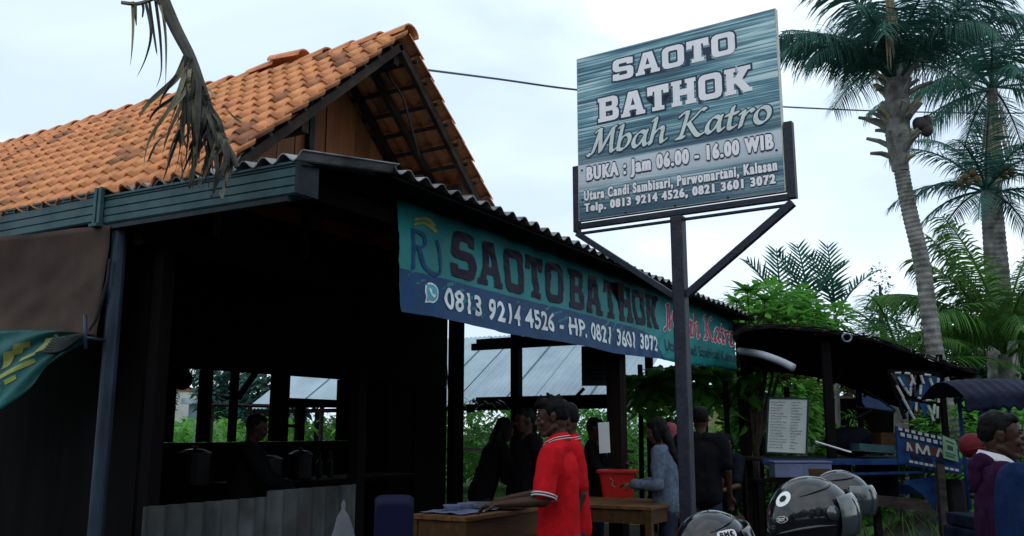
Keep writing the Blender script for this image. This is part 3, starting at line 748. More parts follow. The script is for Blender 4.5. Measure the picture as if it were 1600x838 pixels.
rp = N(t, 'ShaderNodeValToRGB'); el = rp.color_ramp.elements; el[0].position = .40; el[0].color = (.006, .040, .080, 1); el[1].position = .66; el[1].color = (.50, .64, .68, 1)
q = el.new(.50); q.color = (.025, .12, .18, 1); q = el.new(.60); q.color = (.17, .36, .42, 1)
mp3 = N(t, 'ShaderNodeMapping'); mp3.inputs['Scale'].default_value = (1.6, 120, 1); L.new(uvn.outputs[0], mp3.inputs[0])
nn3 = N(t, 'ShaderNodeTexNoise'); nn3.inputs['Scale'].default_value = 1.2; nn3.inputs['Detail'].default_value = 4; nn3.inputs['Distortion'].default_value = .8; L.new(mp3.outputs[0], nn3.inputs[0])
m3 = N(t, 'ShaderNodeMath', operation='MULTIPLY_ADD'); L.new(nn3.outputs[0], m3.inputs[0]); m3.inputs[1].default_value = .42; m3.inputs[2].default_value = -.205
m4 = N(t, 'ShaderNodeMath', operation='ADD'); L.new(ad.outputs[0], m4.inputs[0]); L.new(m3.outputs[0], m4.inputs[1]); L.new(m4.outputs[0], rp.inputs[0])
# printed bands: pale band behind the opening hours, dark foot
rb1 = N(t, 'ShaderNodeValToRGB'); L.new(sx.outputs[1], rb1.inputs[0]); e1 = rb1.color_ramp.elements
e1[0].position = .04; e1[0].color = (.0, .0, .0, 1); e1[1].position = .335; e1[1].color = (0, 0, 0, 1)
for p_, c_ in ((.17, (.1,)*3), (.21, (.8,)*3), (.325, (.92,)*3)):
    q = e1.new(p_); q.color = (*c_, 1)
mxa = N(t, 'ShaderNodeMix', data_type='RGBA'); L.new(rb1.outputs[0], mxa.inputs[0]); L.new(rp.outputs[0], mxa.inputs[6]); mxa.inputs[7].default_value = (.62, .68, .74, 1)
rb2 = N(t, 'ShaderNodeValToRGB'); L.new(sx.outputs[1], rb2.inputs[0]); e2 = rb2.color_ramp.elements
e2[0].position = .0; e2[0].color = (.8,)*3+(1,); e2[1].position = .50; e2[1].color = (0, 0, 0, 1)
for p_, c_ in ((.07, .45), (.18, .12), (.334, .10), (.337, .72), (.40, .35)):
    q = e2.new(p_); q.color = (c_, c_, c_, 1)
mxb = N(t, 'ShaderNodeMix', data_type='RGBA'); L.new(rb2.outputs[0], mxb.inputs[0]); L.new(mxa.outputs[2], mxb.inputs[6]); mxb.inputs[7].default_value = (.02, .055, .10, 1)
L.new(mxb.outputs[2], bs.inputs['Base Color'])
M['sign_edge'] = mat('cream_sign_edge', (.55, .55, .50), .6, .15, 6, .1)
mb = MB(); mb.add([ssurf(0, 0, 0), ssurf(SWd, 0, 0), ssurf(SWd, SH, 0), ssurf(0, SH, 0)], [(0, 1, 2, 3)])
pn = part('print', mb, ms, sign); uv = pn.data.uv_layers.new(name='UVMap')
for i, c_ in enumerate(((0, 0), (1, 0), (1, 1), (0, 1))): uv.data[i].uv = c_
mb = MB(); R = Matrix((ex, en, ez)).transposed()
mb.box(a+ex*SWd/2+ez*SH/2-en*.028, (SWd+.012, .05, SH+.012), R); part('panel', mb, M['sign_edge'], sign)
M['s_out'] = mat('sign_dark_outline', (.015, .035, .075), .5, .05, 5, 0)
M['s_white'] = mat('sign_white_letter', (.80, .79, .84), .5, .05, 5, 0)
M['s_grey'] = mat('sign_silver_letter', (.60, .68, .66), .5, .08, 5, 0)
def two_line(name, vin, fin, vout, fout, box, m_in='s_white', m_out='s_out', ref=None, surf=ssurf, parent=sign, sub=0, l0=.003):
    ref = ref or bounds([v[:2] for v in vin])
    def ft(vs):
        if len(vs[0]) > 2:
            f2 = fit([v[:2] for v in vs], box, ref); return [(p[0], p[1], v[2]) for p, v in zip(f2, vs)]
        return fit(vs, box, ref)
    if vout: part(name+'_outline', put(ft(vout), fout, surf, l0, sub), M[m_out], parent)
    part(name, put(ft(vin), fin, surf, l0+.0025, sub), M[m_in], parent)
X = lambda f: f*SWd
Yf = lambda f: (1-f)*SH
v1, f1 = block_geo('SAOTO', .012); v2, f2 = block_geo('SAOTO', .085)
two_line('title_lettering', v1, f1, v2, f2, (X(.20), X(.815), Yf(.197), Yf(.066)))
v1, f1 = block_geo('BATHOK', .012); v2, f2 = block_geo('BATHOK', .085)
two_line('title_lettering', v1, f1, v2, f2, (X(.115), X(.885), Yf(.43), Yf(.282)))
v1, f1 = nib_geo('Mbah Katro'); v2, f2 = nib_geo('Mbah Katro', extra=.042)
two_line('script_lettering', v1, f1, v2, f2, (X(.045), X(.965), Yf(.63), Yf(.465)), 's_grey')
def sline(s, box, bold=.035, ob=.075, m_in='s_white', nm='small_lettering', sp=1.27):
    v1, f1 = fat(s, bold, 5, sp); v2, f2 = fat(s, ob, 10, sp)
    two_line(nm, v1, f1, v2, f2, box, m_in)
sline('BUKA : Jam 06.00 - 16.00 WIB', (X(.045), X(.965), Yf(.795), Yf(.685)), .055, .115, nm='opening_hours_lettering')
sline('Utara Candi Sambisari, Purwomartani, Kalasan', (X(.03), X(.975), Yf(.900), Yf(.828)), .045, .100, nm='address_lettering')
sline('Telp. 0813 9214 4526, 0821 3601 3072', (X(.03), X(.965), Yf(.972), Yf(.905)), .052, .110, nm='telephone_lettering')
# steel frame
zl = hz  # (unused alias kept out of geometry)
def sb(name, p, q, w_=.05, h_=.05): part(name, MB().bar(p, q, w_, h_, en, .004), M['steel'], sign)
eL, eR = ssurf(-.035, 0, -.03), ssurf(SWd+.045, 0, -.03)
sb('frame_bar', eL+ez*-.09, eL+ez*.46, .05, .05); sb('frame_bar', eR+ez*-.06, eR+ez*.50, .06, .06)
sb('frame_bar', eL+ez*-.045+ex*.03, eR+ez*-.045-ex*.03, .045, .045)
sb('frame_bar', eL+ez*-.100+ex*.0-en*.01, eR+ez*-.100-ex*.0-en*.01, .02, .03)
pc = ssurf(SWd*.50, 0, -.045); 
top_p = V((pc.x, pc.y, zb-.07)); foot = V((pc.x, pc.y, -.02))
mb = MB(); mb.bar(foot, top_p, .095, .095, en, .012); part('post', mb, M['steel'], sign)
zj = at(1060, 462, (pc-C0).dot(FWv)).z
sb('brace', eL+ez*-.10, V((pc.x, pc.y, zj))-ex*.05, .045, .045); sb('brace', eR+ez*-.09, V((pc.x, pc.y, zj))+ex*.05, .055, .05)
for (fx, fy) in ((.02, .30), (.5, .004), (.975, .22), (.02, .12), (.25, .006), (.75, .006)):
    part('screw', MB().sph(ssurf(SWd*fx, SH*fy, .002), .009, 8, 4), M['steel'], sign)

# ================================================================== CLOTH BANNER under the eave
Bt0, Bb0 = hy(622, 312, .34), hy(627, 487, .16); Bt1, Bb1 = hy(1143, 492, .34), hy(1152, 580, .10)
# keep the right end inside the eave
sR = 1.0
def bsurf(x, y, l=0):
    """x 0..1 along, y 0 (foot) .. 1 (top)"""
    tp = Bt0.lerp(Bt1, x); bt = Bb0.lerp(Bb1, x); s = 1-y
    p = tp.lerp(bt, s)
    sag = -.030*sin(pi*min(1, max(0, x)))*s + .018*sin(x*23)*s*s*.5
    wv = .020*noise.noise(V((x*14+y*2.5, y*1.2, 1)))+.016*noise.noise(V((x*30-y*6, y*2.0, 4)))+.010*noise.noise(V((x*60+y*14, y*3, 7)))
    dr = .010*sin(x*95+y*5)*(y**3)
    return p+V((0, -1, 0))*(wv+dr+l)+V((0, 0, sag))
ban = thing('cloth_banner', 'long wrinkled teal vinyl banner with a navy foot band hanging under the canopy eave', 'banner', tuple((Bb0+Bb1)/2))
mb = MB(); mb.slab(lambda u_, v_: bsurf(u_, v_), 220, 18, .002, (0, -1, 0)); bsheet = part('sheet', mb, M['banner'], ban, True)
LB = (Bb1-Bb0).length; HB = (Bt0-Bb0).length
def bx_of(u, yfrac=.5):
    lo, hi = -.05, 1.05
    for _ in range(30):
        mid = (lo+hi)/2; p = Bt0.lerp(Bt1, mid).lerp(Bb0.lerp(Bb1, mid), 1-yfrac)
        if pxl(p)[0] < u: lo = mid
        else: hi = mid
    return lo
xe_ = bx_of(1036, .2)
mb = MB()
def navy(u_, v_):
    xx = u_*xe_; h = .375*(1-.12*(u_**6))*max(.02, (1-u_**24)); return bsurf(xx, v_*h, .003)
mb.grid(navy, 160, 6); part('navy_band', mb, M['navy'], ban, True)
bs2 = lambda x, y, l: bsurf(x/LB, y/HB, l)
def bline(name, geo, x0, x1, y0, y1, m, ref=None, lift=.007, sub=.06, outline=None, mo=None):
    bx = (x0*LB, x1*LB, y0*HB, y1*HB); ref = ref or bounds([v[:2] for v in geo[0]])
    def ft(vs):
        f2 = fit([v[:2] for v in vs], bx, ref)
        return [(p[0], p[1], v[2]) for p, v in zip(f2, vs)] if len(vs[0]) > 2 else f2
    if outline: part(name+'_outline', put(ft(outline[0]), outline[1], bs2, lift-.003, sub), M[mo], ban)
    part(name, put(ft(geo[0]), geo[1], bs2, lift+(.001 if outline else 0), sub), M[m], ban)
bline('stall_name_lettering', block_geo('SAOTO'), bx_of(706), bx_of(879), .42, .88, 'maroon')
bline('stall_name_lettering', block_geo('BATHOK'), bx_of(889), bx_of(1029), .41, .88, 'maroon')
bline('owner_name_lettering', nib_geo('Mbah Katro', nib=.11, slant=.1), bx_of(1036), bx_of(1147), .40, .84, 'bred', outline=nib_geo('Mbah Katro', nib=.11, slant=.1, extra=.03), mo='bwhite')
def slab_digits(s, bold):
    return font_geo(s, 1, bold, 0, 1.10)
bline('telephone_lettering', font_geo('0813 9214 4526 - HP. 0821 3601 3072', 1, .028, 0, 1.12), bx_of(694, .2), bx_of(1026, .2), .09, .30, 'bwhite', lift=.010)
bline('address_lettering', font_geo('Utara Candi Sambisari, Kalasan', 1, 0, 0, 1.0), bx_of(1040, .2), bx_of(1150, .2), .12, .30, 'bdark')
# messaging bubble logo
xw = bx_of(674, .2); cxm = xw*LB; cym = .215*HB; r = .068*1.1
def disc(cx, cy, r, tail=True, n=28):
    p = [(cx+r*cos(2*pi*i/n), cy+r*sin(2*pi*i/n)) for i in range(n)]
    if tail:
        p = [q for q in p if not (q[0] < cx-.35*r and q[1] < cy-.45*r)]
        k = max(range(len(p)), key=lambda i: (abs(p[i][0]-p[i-1][0])+abs(p[i][1]-p[i-1][1])))
        p.insert(k, (cx-1.12*r, cy-1.12*r))
    return p
for (rr_, m_, lf) in ((r*1.12, 'bwhite', .008), (r*.92, 'waico', .011)):
    vv, ff = poly_geo([disc(cxm, cym, rr_)]); part('message_logo', put(vv, ff, bs2, lf, .05), M[m_], ban)
ph = [(cxm+r*x_, cym+r*y_) for x_, y_ in ((-.42, .45), (-.22, .5), (-.08, .16), (-.2, .04), (.06, -.22), (.18, -.08), (.5, -.22), (.45, -.42), (.2, -.52), (-.2, -.3), (-.45, .1))]
vv, ff = poly_geo([ph]); part('handset_mark', put(vv, ff, bs2, .0135, .05), M['bwhite'], ban)
# round emblem at the left end: letter shape with a swoosh and a yellow arc
e0 = bx_of(664)*LB
NB['1'] = (1, [[(.10, .0), (.12, .5), (.10, .86)], [(.10, .84), (.44, .80), (.50, .60), (.34, .50), (.12, .50)], [(.26, .48), (.48, .10), (.86, -.02), (1.0, .14), (1.02, .45), (.9, .75)]])
NB['2'] = (1, [[(.16, .98), (.5, 1.08), (.9, .98)], [(.2, 1.1), (.55, 1.18), (.82, 1.1)]])
g1 = nib_geo('1', nib=.07, slant=0); g2_ = nib_geo('2', nib=.06, slant=0)
x0_, x1_ = bx_of(641), bx_of(690)
bline('emblem', g1, x0_, x1_, .40, .78, 'navy', ref=(0, 1.05, 0, .9)); bline('emblem_arc', g2_, x0_, x1_, .40, .78, 'yellow', ref=(0, 1.05, 0, .9))
for q in (.0, .17, .34, .5, .67, .84, .995):
    pq = bsurf(min(.995, max(.005, q)), .985); part('tie_cord', MB().tube([pq+V((0, -.01, 0)), pq+V((.03, .03, .10))], .005, 5), M['rope'], ban)
# ================================================================== NEIGHBOUR SHED (zinc roof seen through the stall)
XN = 11.4
P0 = hx(983, 628, XN); P1 = hx(1022, 566, XN)
P1 = hy(1022, 566, P0.y); slope = (P1.z-P0.z)/(P1.x-P0.x); slope = min(.75, max(.35, slope))
yL = hx(388, 624, XN).y; zE = P0.z
nb = thing('neighbour_shed', 'low shed with a shiny corrugated zinc roof standing behind the food stall', 'shed', (XN+1, (P0.y+yL)/2, 0))
y = P0.y; k = 0
while y < yL-.1:
    y1 = min(y+.92, yL)
    mb = MB(); corr(mb, V((XN-.02*(k % 2), y1+.03, zE+.010*(k % 2))), V((0, -1, 0)), y1-y+.06, V((1, 0, slope)), 3.1, .016, .125, .004, 6, 1)
    part('roof_sheet', mb, M['zinc'], nb); y = y1; k += 1
part('eave_beam', MB().box((XN+.05, (P0.y+yL)/2, zE-.07), (.07, yL-P0.y, .09)), M['wood_dark'], nb)
for q in np.linspace(P0.y+.2, yL-.2, 6):
    part('post', MB().box((XN+.15, q, zE/2-.03), (.09, .09, zE-.02)), M['wood_dark'], nb)
    part('rafter', MB().bar((XN, q, zE-.06), (XN+2.7, q, zE-.06+2.7*slope), .05, .08), M['wood_dark'], nb)
part('rail', MB().box((XN+.15, (P0.y+yL)/2, 1.15), (.05, yL-P0.y, .06)), M['wood_grey'], nb)

# ================================================================== CROPS, GRASS
rg = random.Random(21)
mb = MB()
for _ in range(700):
    x_ = rg.uniform(13.0, 22); y_ = rg.uniform(-.5, 17)
    h_ = rg.uniform(1.2, 2.15)
    for j in range(16):
        a_ = rg.uniform(0, 6.28); zz = h_*rg.uniform(.3, 1); c = V((x_+.12*cos(a_), y_+.12*sin(a_), zz))
        for s_ in range(rg.randint(3, 5)):
            d = V((cos(a_+(s_-2)*.55), sin(a_+(s_-2)*.55), rg.uniform(-.1, .5)))
            blade(mb, c, d, rg.uniform(.18, .32), .055, .9, V((-d.y, d.x, 0)), 2)
top('cassava_crop', mb, M['leaf_b'], 'dense green crop plants growing in the field behind the stall', 'crop', kind='stuff')
mb = MB()
for _ in range(5200):
    x_ = rg.uniform(9.8, 24); y_ = rg.uniform(-9, 3) if rg.random() < .75 else rg.uniform(3, 14)
    d = V((rg.uniform(-1, 1), rg.uniform(-1, 1), 1.6)); blade(mb, (x_, y_, 0), d, rg.uniform(.15, .45), .022, .6, V((-d.y, d.x, .01)), 2)
top('grass', mb, M['grass'], 'tall green grass growing on the ground beyond the cart', 'grass', kind='stuff')

hg = MB()
for _ in range(5200):
    u_ = rg.uniform(560, 1130); D_ = rg.uniform(23, 26); p = at(u_, 675, D_); p.z = rg.uniform(.3, 2.75+.35*noise.noise(V((u_*.02, 1, 0))))
    a_ = rg.uniform(0, 6.28); d = V((cos(a_), sin(a_), rg.uniform(-.4, .5))); blade(hg, p, d, rg.uniform(.25, .5), .16, .8, V((-d.y, d.x, 0)), 2)
for _ in range(2600):
    u_ = rg.uniform(235, 560); D_ = rg.uniform(20, 25); p = at(u_, 675, D_); p.z = rg.uniform(.3, 1.85+.25*noise.noise(V((u_*.02, 1, 0))))
    a_ = rg.uniform(0, 6.28); d = V((cos(a_), sin(a_), rg.uniform(-.4, .5))); blade(hg, p, d, rg.uniform(.25, .5), .16, .8, V((-d.y, d.x, 0)), 2)
top('hedge', hg, M['leaf_b'], 'long bright green hedge closing off the field behind the stall', 'hedge', kind='stuff')
# ================================================================== FAR THINGS (seen through the rear windows)
wl = MB(); A_, B_ = at(255, 640, 42), at(420, 640, 46)
def wall(name, u0, v0, D0, u1, D1, ztop, th, m, lab, cat, z0=0):
    a = at(u0, v0, D0); b = at(u1, v0, D1); a.z = b.z = 0; d = (b-a).normalized(); n_ = V((-d.y, d.x, 0))
    mb = MB(); R = Matrix((d, n_, V((0, 0, 1)))).transposed(); mb.box((a+b)/2+V((0, 0, (ztop+z0)/2)), ((b-a).length, th, ztop-z0), R)
    return a, b, mb, R
a, b, mb, R = wall('', 240, 640, 40, 345, 42, 3.3, .3, None, '', '')
fb = thing('boundary_wall', 'long pale plaster wall with a red coping seen through the leftmost rear window', 'wall', tuple((a+b)/2))
part('wall', mb, M['plaster'], fb)
part('coping', MB().box((a+b)/2+V((0, 0, 3.38)), ((b-a).length, .45, .14), R), M['rooftile_far'], fb)
part('plinth', MB().box((a+b)/2-V((R.col[1][0], R.col[1][1], 0))*.17+V((0, 0, .95)), ((b-a).length, .06, 1.9), R), M['plaster_g'], fb)
a, b, mb, R = wall('', 330, 640, 34, 440, 36, 2.55, 4, None, '', '')
fh = thing('grey_building', 'low grey blue building with a light roof edge seen through the rear windows', 'building', tuple((a+b)/2))
part('wall', mb, M['plaster_g'], fh); part('roof', MB().box((a+b)/2+V((0, 0, 2.68)), ((b-a).length+.4, 4.6, .22), R), M['zinc'], fh)
part('door', MB().box((a+b)/2-V((R.col[1][0], R.col[1][1], 0))*2.02+V((0, 0, 1.0)), (.9, .06, 2.0), R), M['wood_dark'], fh)
# wooden rail fence between
rf = thing('rail_fence', 'low rough wooden rail fence between the stall and the field', 'fence', (9.0, 7.6, 0))
pa, pb = at(318, 632, 14.5), at(545, 634, 15.5)
part('rail', MB().tube([pa, pa.lerp(pb, .5)+V((0, 0, -.02)), pb], .035, 6), M['wood_grey'], rf)
for t_ in (.05, .3, .55, .8): 
    q = pa.lerp(pb, t_); part('post', MB().tube([(q.x, q.y, 0), (q.x+.02, q.y, q.z+.05)], .04, 6), M['wood_grey'], rf)

# ================================================================== TREES
def tree(name, label, base, h, crown, n, size, m, trunk_r=.12, seed=1, group=None, limbs=5, bark='bark', flat=.6, cat='tree'):
    """crown: list of (dx, dy, dz, rx, ry, rz) clumps"""
    rr_ = random.Random(seed); base = V(base); t_ = thing(name, label, cat, tuple(base), 0, group)
    mb = MB(); topz = max(c[2] for c in crown)
    P_ = [base+V((0, 0, -.05)), base+V((.06*h*.3, 0, h*.3)), base+V((-.03, .05, h*.6)), base+V((0, 0, topz))]
    mb.tube(smooth_path(P_, 4), [trunk_r*(1-.7*i/12) for i in range(13)], 8)
    for c in crown:
        s_ = base+V((0, 0, h*rr_.uniform(.35, .6))); e_ = base+V((c[0], c[1], c[2]))
        mb.tube([s_, s_.lerp(e_, .5)+V((0, 0, .1*h*rr_.random())), e_], [trunk_r*.45, trunk_r*.3, trunk_r*.1], 6)
    part('trunk', mb, M[bark], t_)
    mb = MB(); tot = sum(c[3]*c[4]*c[5] for c in crown)
    for c in crown:
        leaves(mb, base+V(c[:3]), c[3:6], int(n*c[3]*c[4]*c[5]/tot), size, rr_, .5, flat)
    part('crown', mb, m, t_, kind='stuff'); return t_
def clumps(r, n, rx, rz, zc, s=.5):
    return [(r.uniform(-1, 1)*rx, r.uniform(-1, 1)*rx, zc+r.uniform(-1, 1)*rz, *( [rx*s*r.uniform(.7, 1.2)]*2), rz*s*r.uniform(.8, 1.3)) for _ in range(n)]
def gp(u, D): p = at(u, 675, D); p.z = 0; return p
r5 = random.Random(55)
for i, (u, D, h, rx, lab) in enumerate(((312, 36, 5.4, 1.3, 'small tree peeking at the edge of the leftmost rear window'), (348, 30, 4.8, 1.0, 'narrow bluish green tree left of the slanting window brace'), (382, 29, 4.9, 1.1, 'bluish green tree behind the low grey building'), (412, 24, 4.4, 1.2, 'darker leafy tree at the right side of the rear window'))):
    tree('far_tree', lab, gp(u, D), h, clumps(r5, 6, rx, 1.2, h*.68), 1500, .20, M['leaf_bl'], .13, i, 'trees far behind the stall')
# trees behind the cart
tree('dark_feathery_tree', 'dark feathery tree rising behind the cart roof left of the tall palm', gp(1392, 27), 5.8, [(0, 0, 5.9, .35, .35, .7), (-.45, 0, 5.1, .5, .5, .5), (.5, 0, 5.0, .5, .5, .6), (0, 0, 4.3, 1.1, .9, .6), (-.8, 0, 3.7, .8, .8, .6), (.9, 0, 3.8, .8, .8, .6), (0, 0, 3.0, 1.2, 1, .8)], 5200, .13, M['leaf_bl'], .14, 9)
bk = ((1335, 25, 3.3, 1.9, 'dark bushy tree left of the feathery tree behind the cart'), (1430, 24, 3.4, 2.0, 'dark bushy tree behind the trunk of the tall palm'), (1520, 24, 4.6, 2.3, 'dark bushy tree below the crowns of the right hand palms'), (1610, 24, 4.8, 2.4, 'dark bushy tree at the right edge of the picture'))
for i, (u, D, h, rx, lab) in enumerate(bk):
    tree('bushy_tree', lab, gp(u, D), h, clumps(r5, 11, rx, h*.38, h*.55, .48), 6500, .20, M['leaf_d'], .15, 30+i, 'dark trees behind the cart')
tree('bright_shrub', 'bright green broadleaf shrub rising over the cart roof', gp(1235, 15), 3.8, [(-.5, 0, 3.62, .75, .6, .30), (.35, 0, 3.55, .8, .6, .28), (.9, -.5, 3.4, .5, .5, .3), (0, 0, 3.1, 1.3, .8, .5), (-.9, .3, 3.5, .4, .5, .3), (0, .3, 2.1, 1.3, .8, .9)], 5200, .19, M['leaf_b'], .09, 41, cat='shrub')
# upright plant with whorled leaves at the canopy end
wp = thing('whorled_plant', 'tall shrub with whorls of pointed leaves beyond the right end of the canopy', 'shrub', tuple(gp(1180, 13)))
for i, (u, v, s_) in enumerate(((1168, 455, 1), (1150, 472, .8), (1195, 470, .9), (1185, 492, .8), (1142, 492, .7), (1212, 488, .7), (1165, 500, .9), (1205, 505, .8), (1230, 500, .7), (1250, 492, .8))):
    c = at(u, v, 13+rg.uniform(-.2, .2)); mb = MB()
    for k in range(11):
        a_ = k*2.4; d = V((cos(a_), sin(a_), .25+.6*(k/11))); L_ = .30*s_
        blade(mb, c, d, L_*1.35, .15*s_, .5, V((-d.y, d.x, 0)), 3)
    part('leaf_whorl', mb, M['leaf_b'] if i % 2 else M['leaf'], wp)
    b_ = V(wp.location)+V((0, 0, 1.2)); part('stem', MB().tube([b_, b_.lerp(c, .6)+V((0, 0, .1)), c], [.03, .02, .012], 5), M['bark'], wp)
part('trunk', MB().tube([V(wp.location), V(wp.location)+V((0, 0, 1.3))], .045, 7), M['bark'], wp)

# areca palms
def palm(name, label, cat, path, rad, fronds, m, trunk='trunk', rg_=None, ring=True, group=None, ll=.75, n=44, wd=.045, boot=None, droop=.9, missing=.03, base=None):
    path = [V(p) for p in path]; t_ = thing(name, label, cat, (path[0].x, path[0].y, 0), 0, group)
    P_ = smooth_path(path, 22 if ring else 6); mb = MB(); K = len(P_)
    rr_ = []
    for i in range(K):
        t = i/(K-1); r_ = rad[0]+(rad[1]-rad[0])*t
        if t < .06: r_ *= 1+.5*(1-t/.06)
        if ring: r_ *= 1+.045*(1 if i % 2 else -1)*(1+.3*rg.random())
        rr_.append(r_)
    mb.tube(P_, rr_, 14 if ring else 8); part('trunk', mb, M[trunk], t_)
    c = path[-1]-V(t_.location)
    for i, (az, el, bend, L_) in enumerate(fronds):
        f_ = frond(L_, el, bend, n, ll, rg_ or rg, droop, wd, missing=missing, twist=rg.uniform(-.12, .12))
        o = link('frond', f_.mesh('frond', [m, M['wood_rafter'] if False else m]), t_, c+V((0, 0, rg.uniform(-.08, .1))), (0, 0, az))
    return t_
IR = atan2(RTv.y, RTv.x)      # azimuth that points to the right of the picture
rgp = random.Random(77)
def crown_fr(n, L, els=(-.1, 1.35), az0=0):
    o = []
    for i in range(n):
        t = i/max(1, n-1); el = els[1]+(els[0]-els[1])*t
        o.append((az0+i*2.39996+rgp.uniform(-.2, .2), el+rgp.uniform(-.1, .1), 1.25+rgp.uniform(-.15, .3)-.25*t, L*rgp.uniform(.88, 1.1)))
    return o
D = 15
path = [at(1528, 815, D), at(1500, 740, D), at(1480, 650, D), at(1456, 520, D), at(1440, 410, D), at(1421, 330, D), at(1408, 262, D), at(1402, 200, D), at(1400, 130, D)]
path[0].z = -.05
ta = palm('coconut_palm', 'tall coconut palm with a ringed grey trunk leaning left over the cart', 'palm tree', path, (.155, .115),
          crown_fr(10, 2.7, (.5, 1.5))+[(IR+pi+.15, .95, 1.9, 2.6), (IR+pi+.9, .75, 1.5, 2.9), (IR-.1, .85, 1.0, 2.9), (IR+.6, .6, 1.3, 3.0), (IR-.3, 1.2, 2.2, 3.0), (IR+pi-.3, 1.15, 2.1, 3.1), (IR+pi+.4, 1.25, 1.6, 3.4), (IR+.2, 1.3, 1.6, 3.4), (IR+pi*.5, 1.0, 1.7, 3.2), (IR-pi*.5, 1.0, 1.9, 3.0), (IR+pi+.5, .6, 1.7, 2.5), (IR-pi*.4, .7, 1.9, 2.7), (IR-pi*.65, .75, 1.9, 2.7), (IR+pi-.1, .85, 1.6, 2.9)], M['palm_leaf'], rg_=rgp, n=62, ll=.85, wd=.042, droop=1.4)
lo = V(ta.location)
# fibrous boot and old leaf stubs under the crown
mb = MB(); P_ = [at(1407, 268, D), at(1404, 235, D), at(1402, 190, D), at(1401, 140, D), at(1400, 100, D)]
mb.tube(smooth_path(P_, 5), [.12, .14, .15, .17, .18, .19, .20, .21, .21, .21, .21, .23, .22, .21, .20, .19, .18, .16, .14, .12, .1], 12)
for v_ in range(len(mb.v)):
    p = V(mb.v[v_]); q = noise.noise(p*6)*.07; mb.v[v_] = tuple(p+V((q, q*.7, 0)))
part('leaf_boot', mb, M['palm_leaf2'] if False else M['trunk'], ta)
for i in range(46):
    t = rgp.random(); s_ = at(1404-3*t, 262-120*t, D); a_ = IR+rgp.uniform(0, 2*pi); d = V((cos(a_), sin(a_), rgp.uniform(.3, 1.4))).normalized()
    L_ = rgp.uniform(.25, .62); part('leaf_stub', MB().tube([s_+d*.1, s_+d*.1+d*L_*.5+V((0, 0, .03)), s_+d*(.1+L_)], [.06, .045, .03], 5), M['trunk'] if i % 3 else M['dead2'], ta)
for i in range(7):
    c = at(1440+rgp.uniform(-6, 12), 190+rgp.uniform(-6, 14), D-.2); part('coconut', MB().sph(c, (.10, .10, .12), 10, 7), M['nut_d'], ta, True)
# long dry leaf hanging in the crown
mb = MB()
for i in range(26):
    s_ = at(1388+rgp.uniform(-5, 6), -20+rgp.uniform(0, 60), D-.9); d = V((rgp.uniform(-.12, .12), rgp.uniform(-.12, .12), -1)); blade(mb, s_, d, rgp.uniform(.5, .95), .05, .1, RTv, 3)
part('dry_leaf', mb, M['dead2'], ta)
D = 21
path = [at(1592, 700, D), at(1580, 560, D), at(1566, 420, D), at(1558, 330, D), at(1553, 240, D), at(1550, 140, D)]; path[0].z = -.05
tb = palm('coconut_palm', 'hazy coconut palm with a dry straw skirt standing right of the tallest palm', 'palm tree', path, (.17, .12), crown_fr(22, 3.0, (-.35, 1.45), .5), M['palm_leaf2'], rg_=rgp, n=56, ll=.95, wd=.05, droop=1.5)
mb = MB()
for i in range(60):
    s_ = at(1551+rgp.uniform(-10, 14), 170+rgp.uniform(-15, 60), D-.3); d = V((rgp.uniform(-.25, .25), rgp.uniform(-.25, .25), -1)); blade(mb, s_, d, rgp.uniform(.7, 1.9), .07, .1, RTv, 3)
part('dry_skirt', mb, M['dead2'], tb)
D = 19
path = [at(1556, 700, D), at(1553, 560, D), at(1548, 430, D), at(1543, 340, D), at(1541, 300, D)]; path[0].z = -.05
tcp = palm('coconut_palm', 'dark lower coconut palm carrying orange coconuts at the right edge', 'palm tree', path, (.14, .11), crown_fr(18, 2.3, (-.3, 1.2), 1.0), M['palm_leaf'], rg_=rgp, n=40, ll=.6, wd=.05)
for (u, v) in ((1508, 276), (1520, 270), (1514, 285), (1526, 280), (1572, 262), (1580, 270), (1500, 286), (1568, 274)):
    part('coconut', MB().sph(at(u, v, D-.35), (.075, .075, .09), 10, 7), M['shell'], tcp, True)
D = 16.8
path = [at(1572, 760, D), at(1571, 640, D), at(1570, 555, D)]; path[0].z = -.05
palm('young_palm', 'bright yellow green young palm with arching fronds at the right', 'palm tree', path, (.16, .12),
     [(IR+pi+.2, 1.2, .9, 2.6), (IR+pi-.5, 1.0, 1.2, 2.6), (IR+pi+.6, .8, 1.3, 2.4), (IR+.2, 1.2, 1.0, 2.8), (IR-.4, .9, 1.3, 2.6), (IR+.9, 1.1, 1.1, 2.6), (IR+pi*.5, 1.35, .8, 2.8), (IR-pi*.5, 1.2, 1.4, 2.4), (IR-pi*.6, .8, 1.7, 2.3), (IR+pi, .6, 1.3, 2.2), (IR, .5, 1.3, 2.2), (IR-pi*.4, .5, 1.5, 2.0), (IR+pi+.3, 1.45, .7, 2.9), (IR, 1.4, .7, 2.9), (IR+pi-.2, 1.35, .6, 2.7), (IR+pi-.1, .85, 1.0, 2.6)], M['palm_yg'], ring=False, rg_=rgp, n=80, ll=.85, wd=.042, droop=1.6)
D = 17
path = [at(1405, 760, D), at(1408, 640, D), at(1410, 590, D)]; path[0].z = -.05
palm('young_palm', 'olive green palm with drooping fronds between the cart roof and the tall trunk', 'palm tree', path, (.15, .12), crown_fr(12, 2.3, (.3, 1.4), 2.0), M['palm_yg'], ring=False, rg_=rgp, n=40, ll=.65, wd=.035)
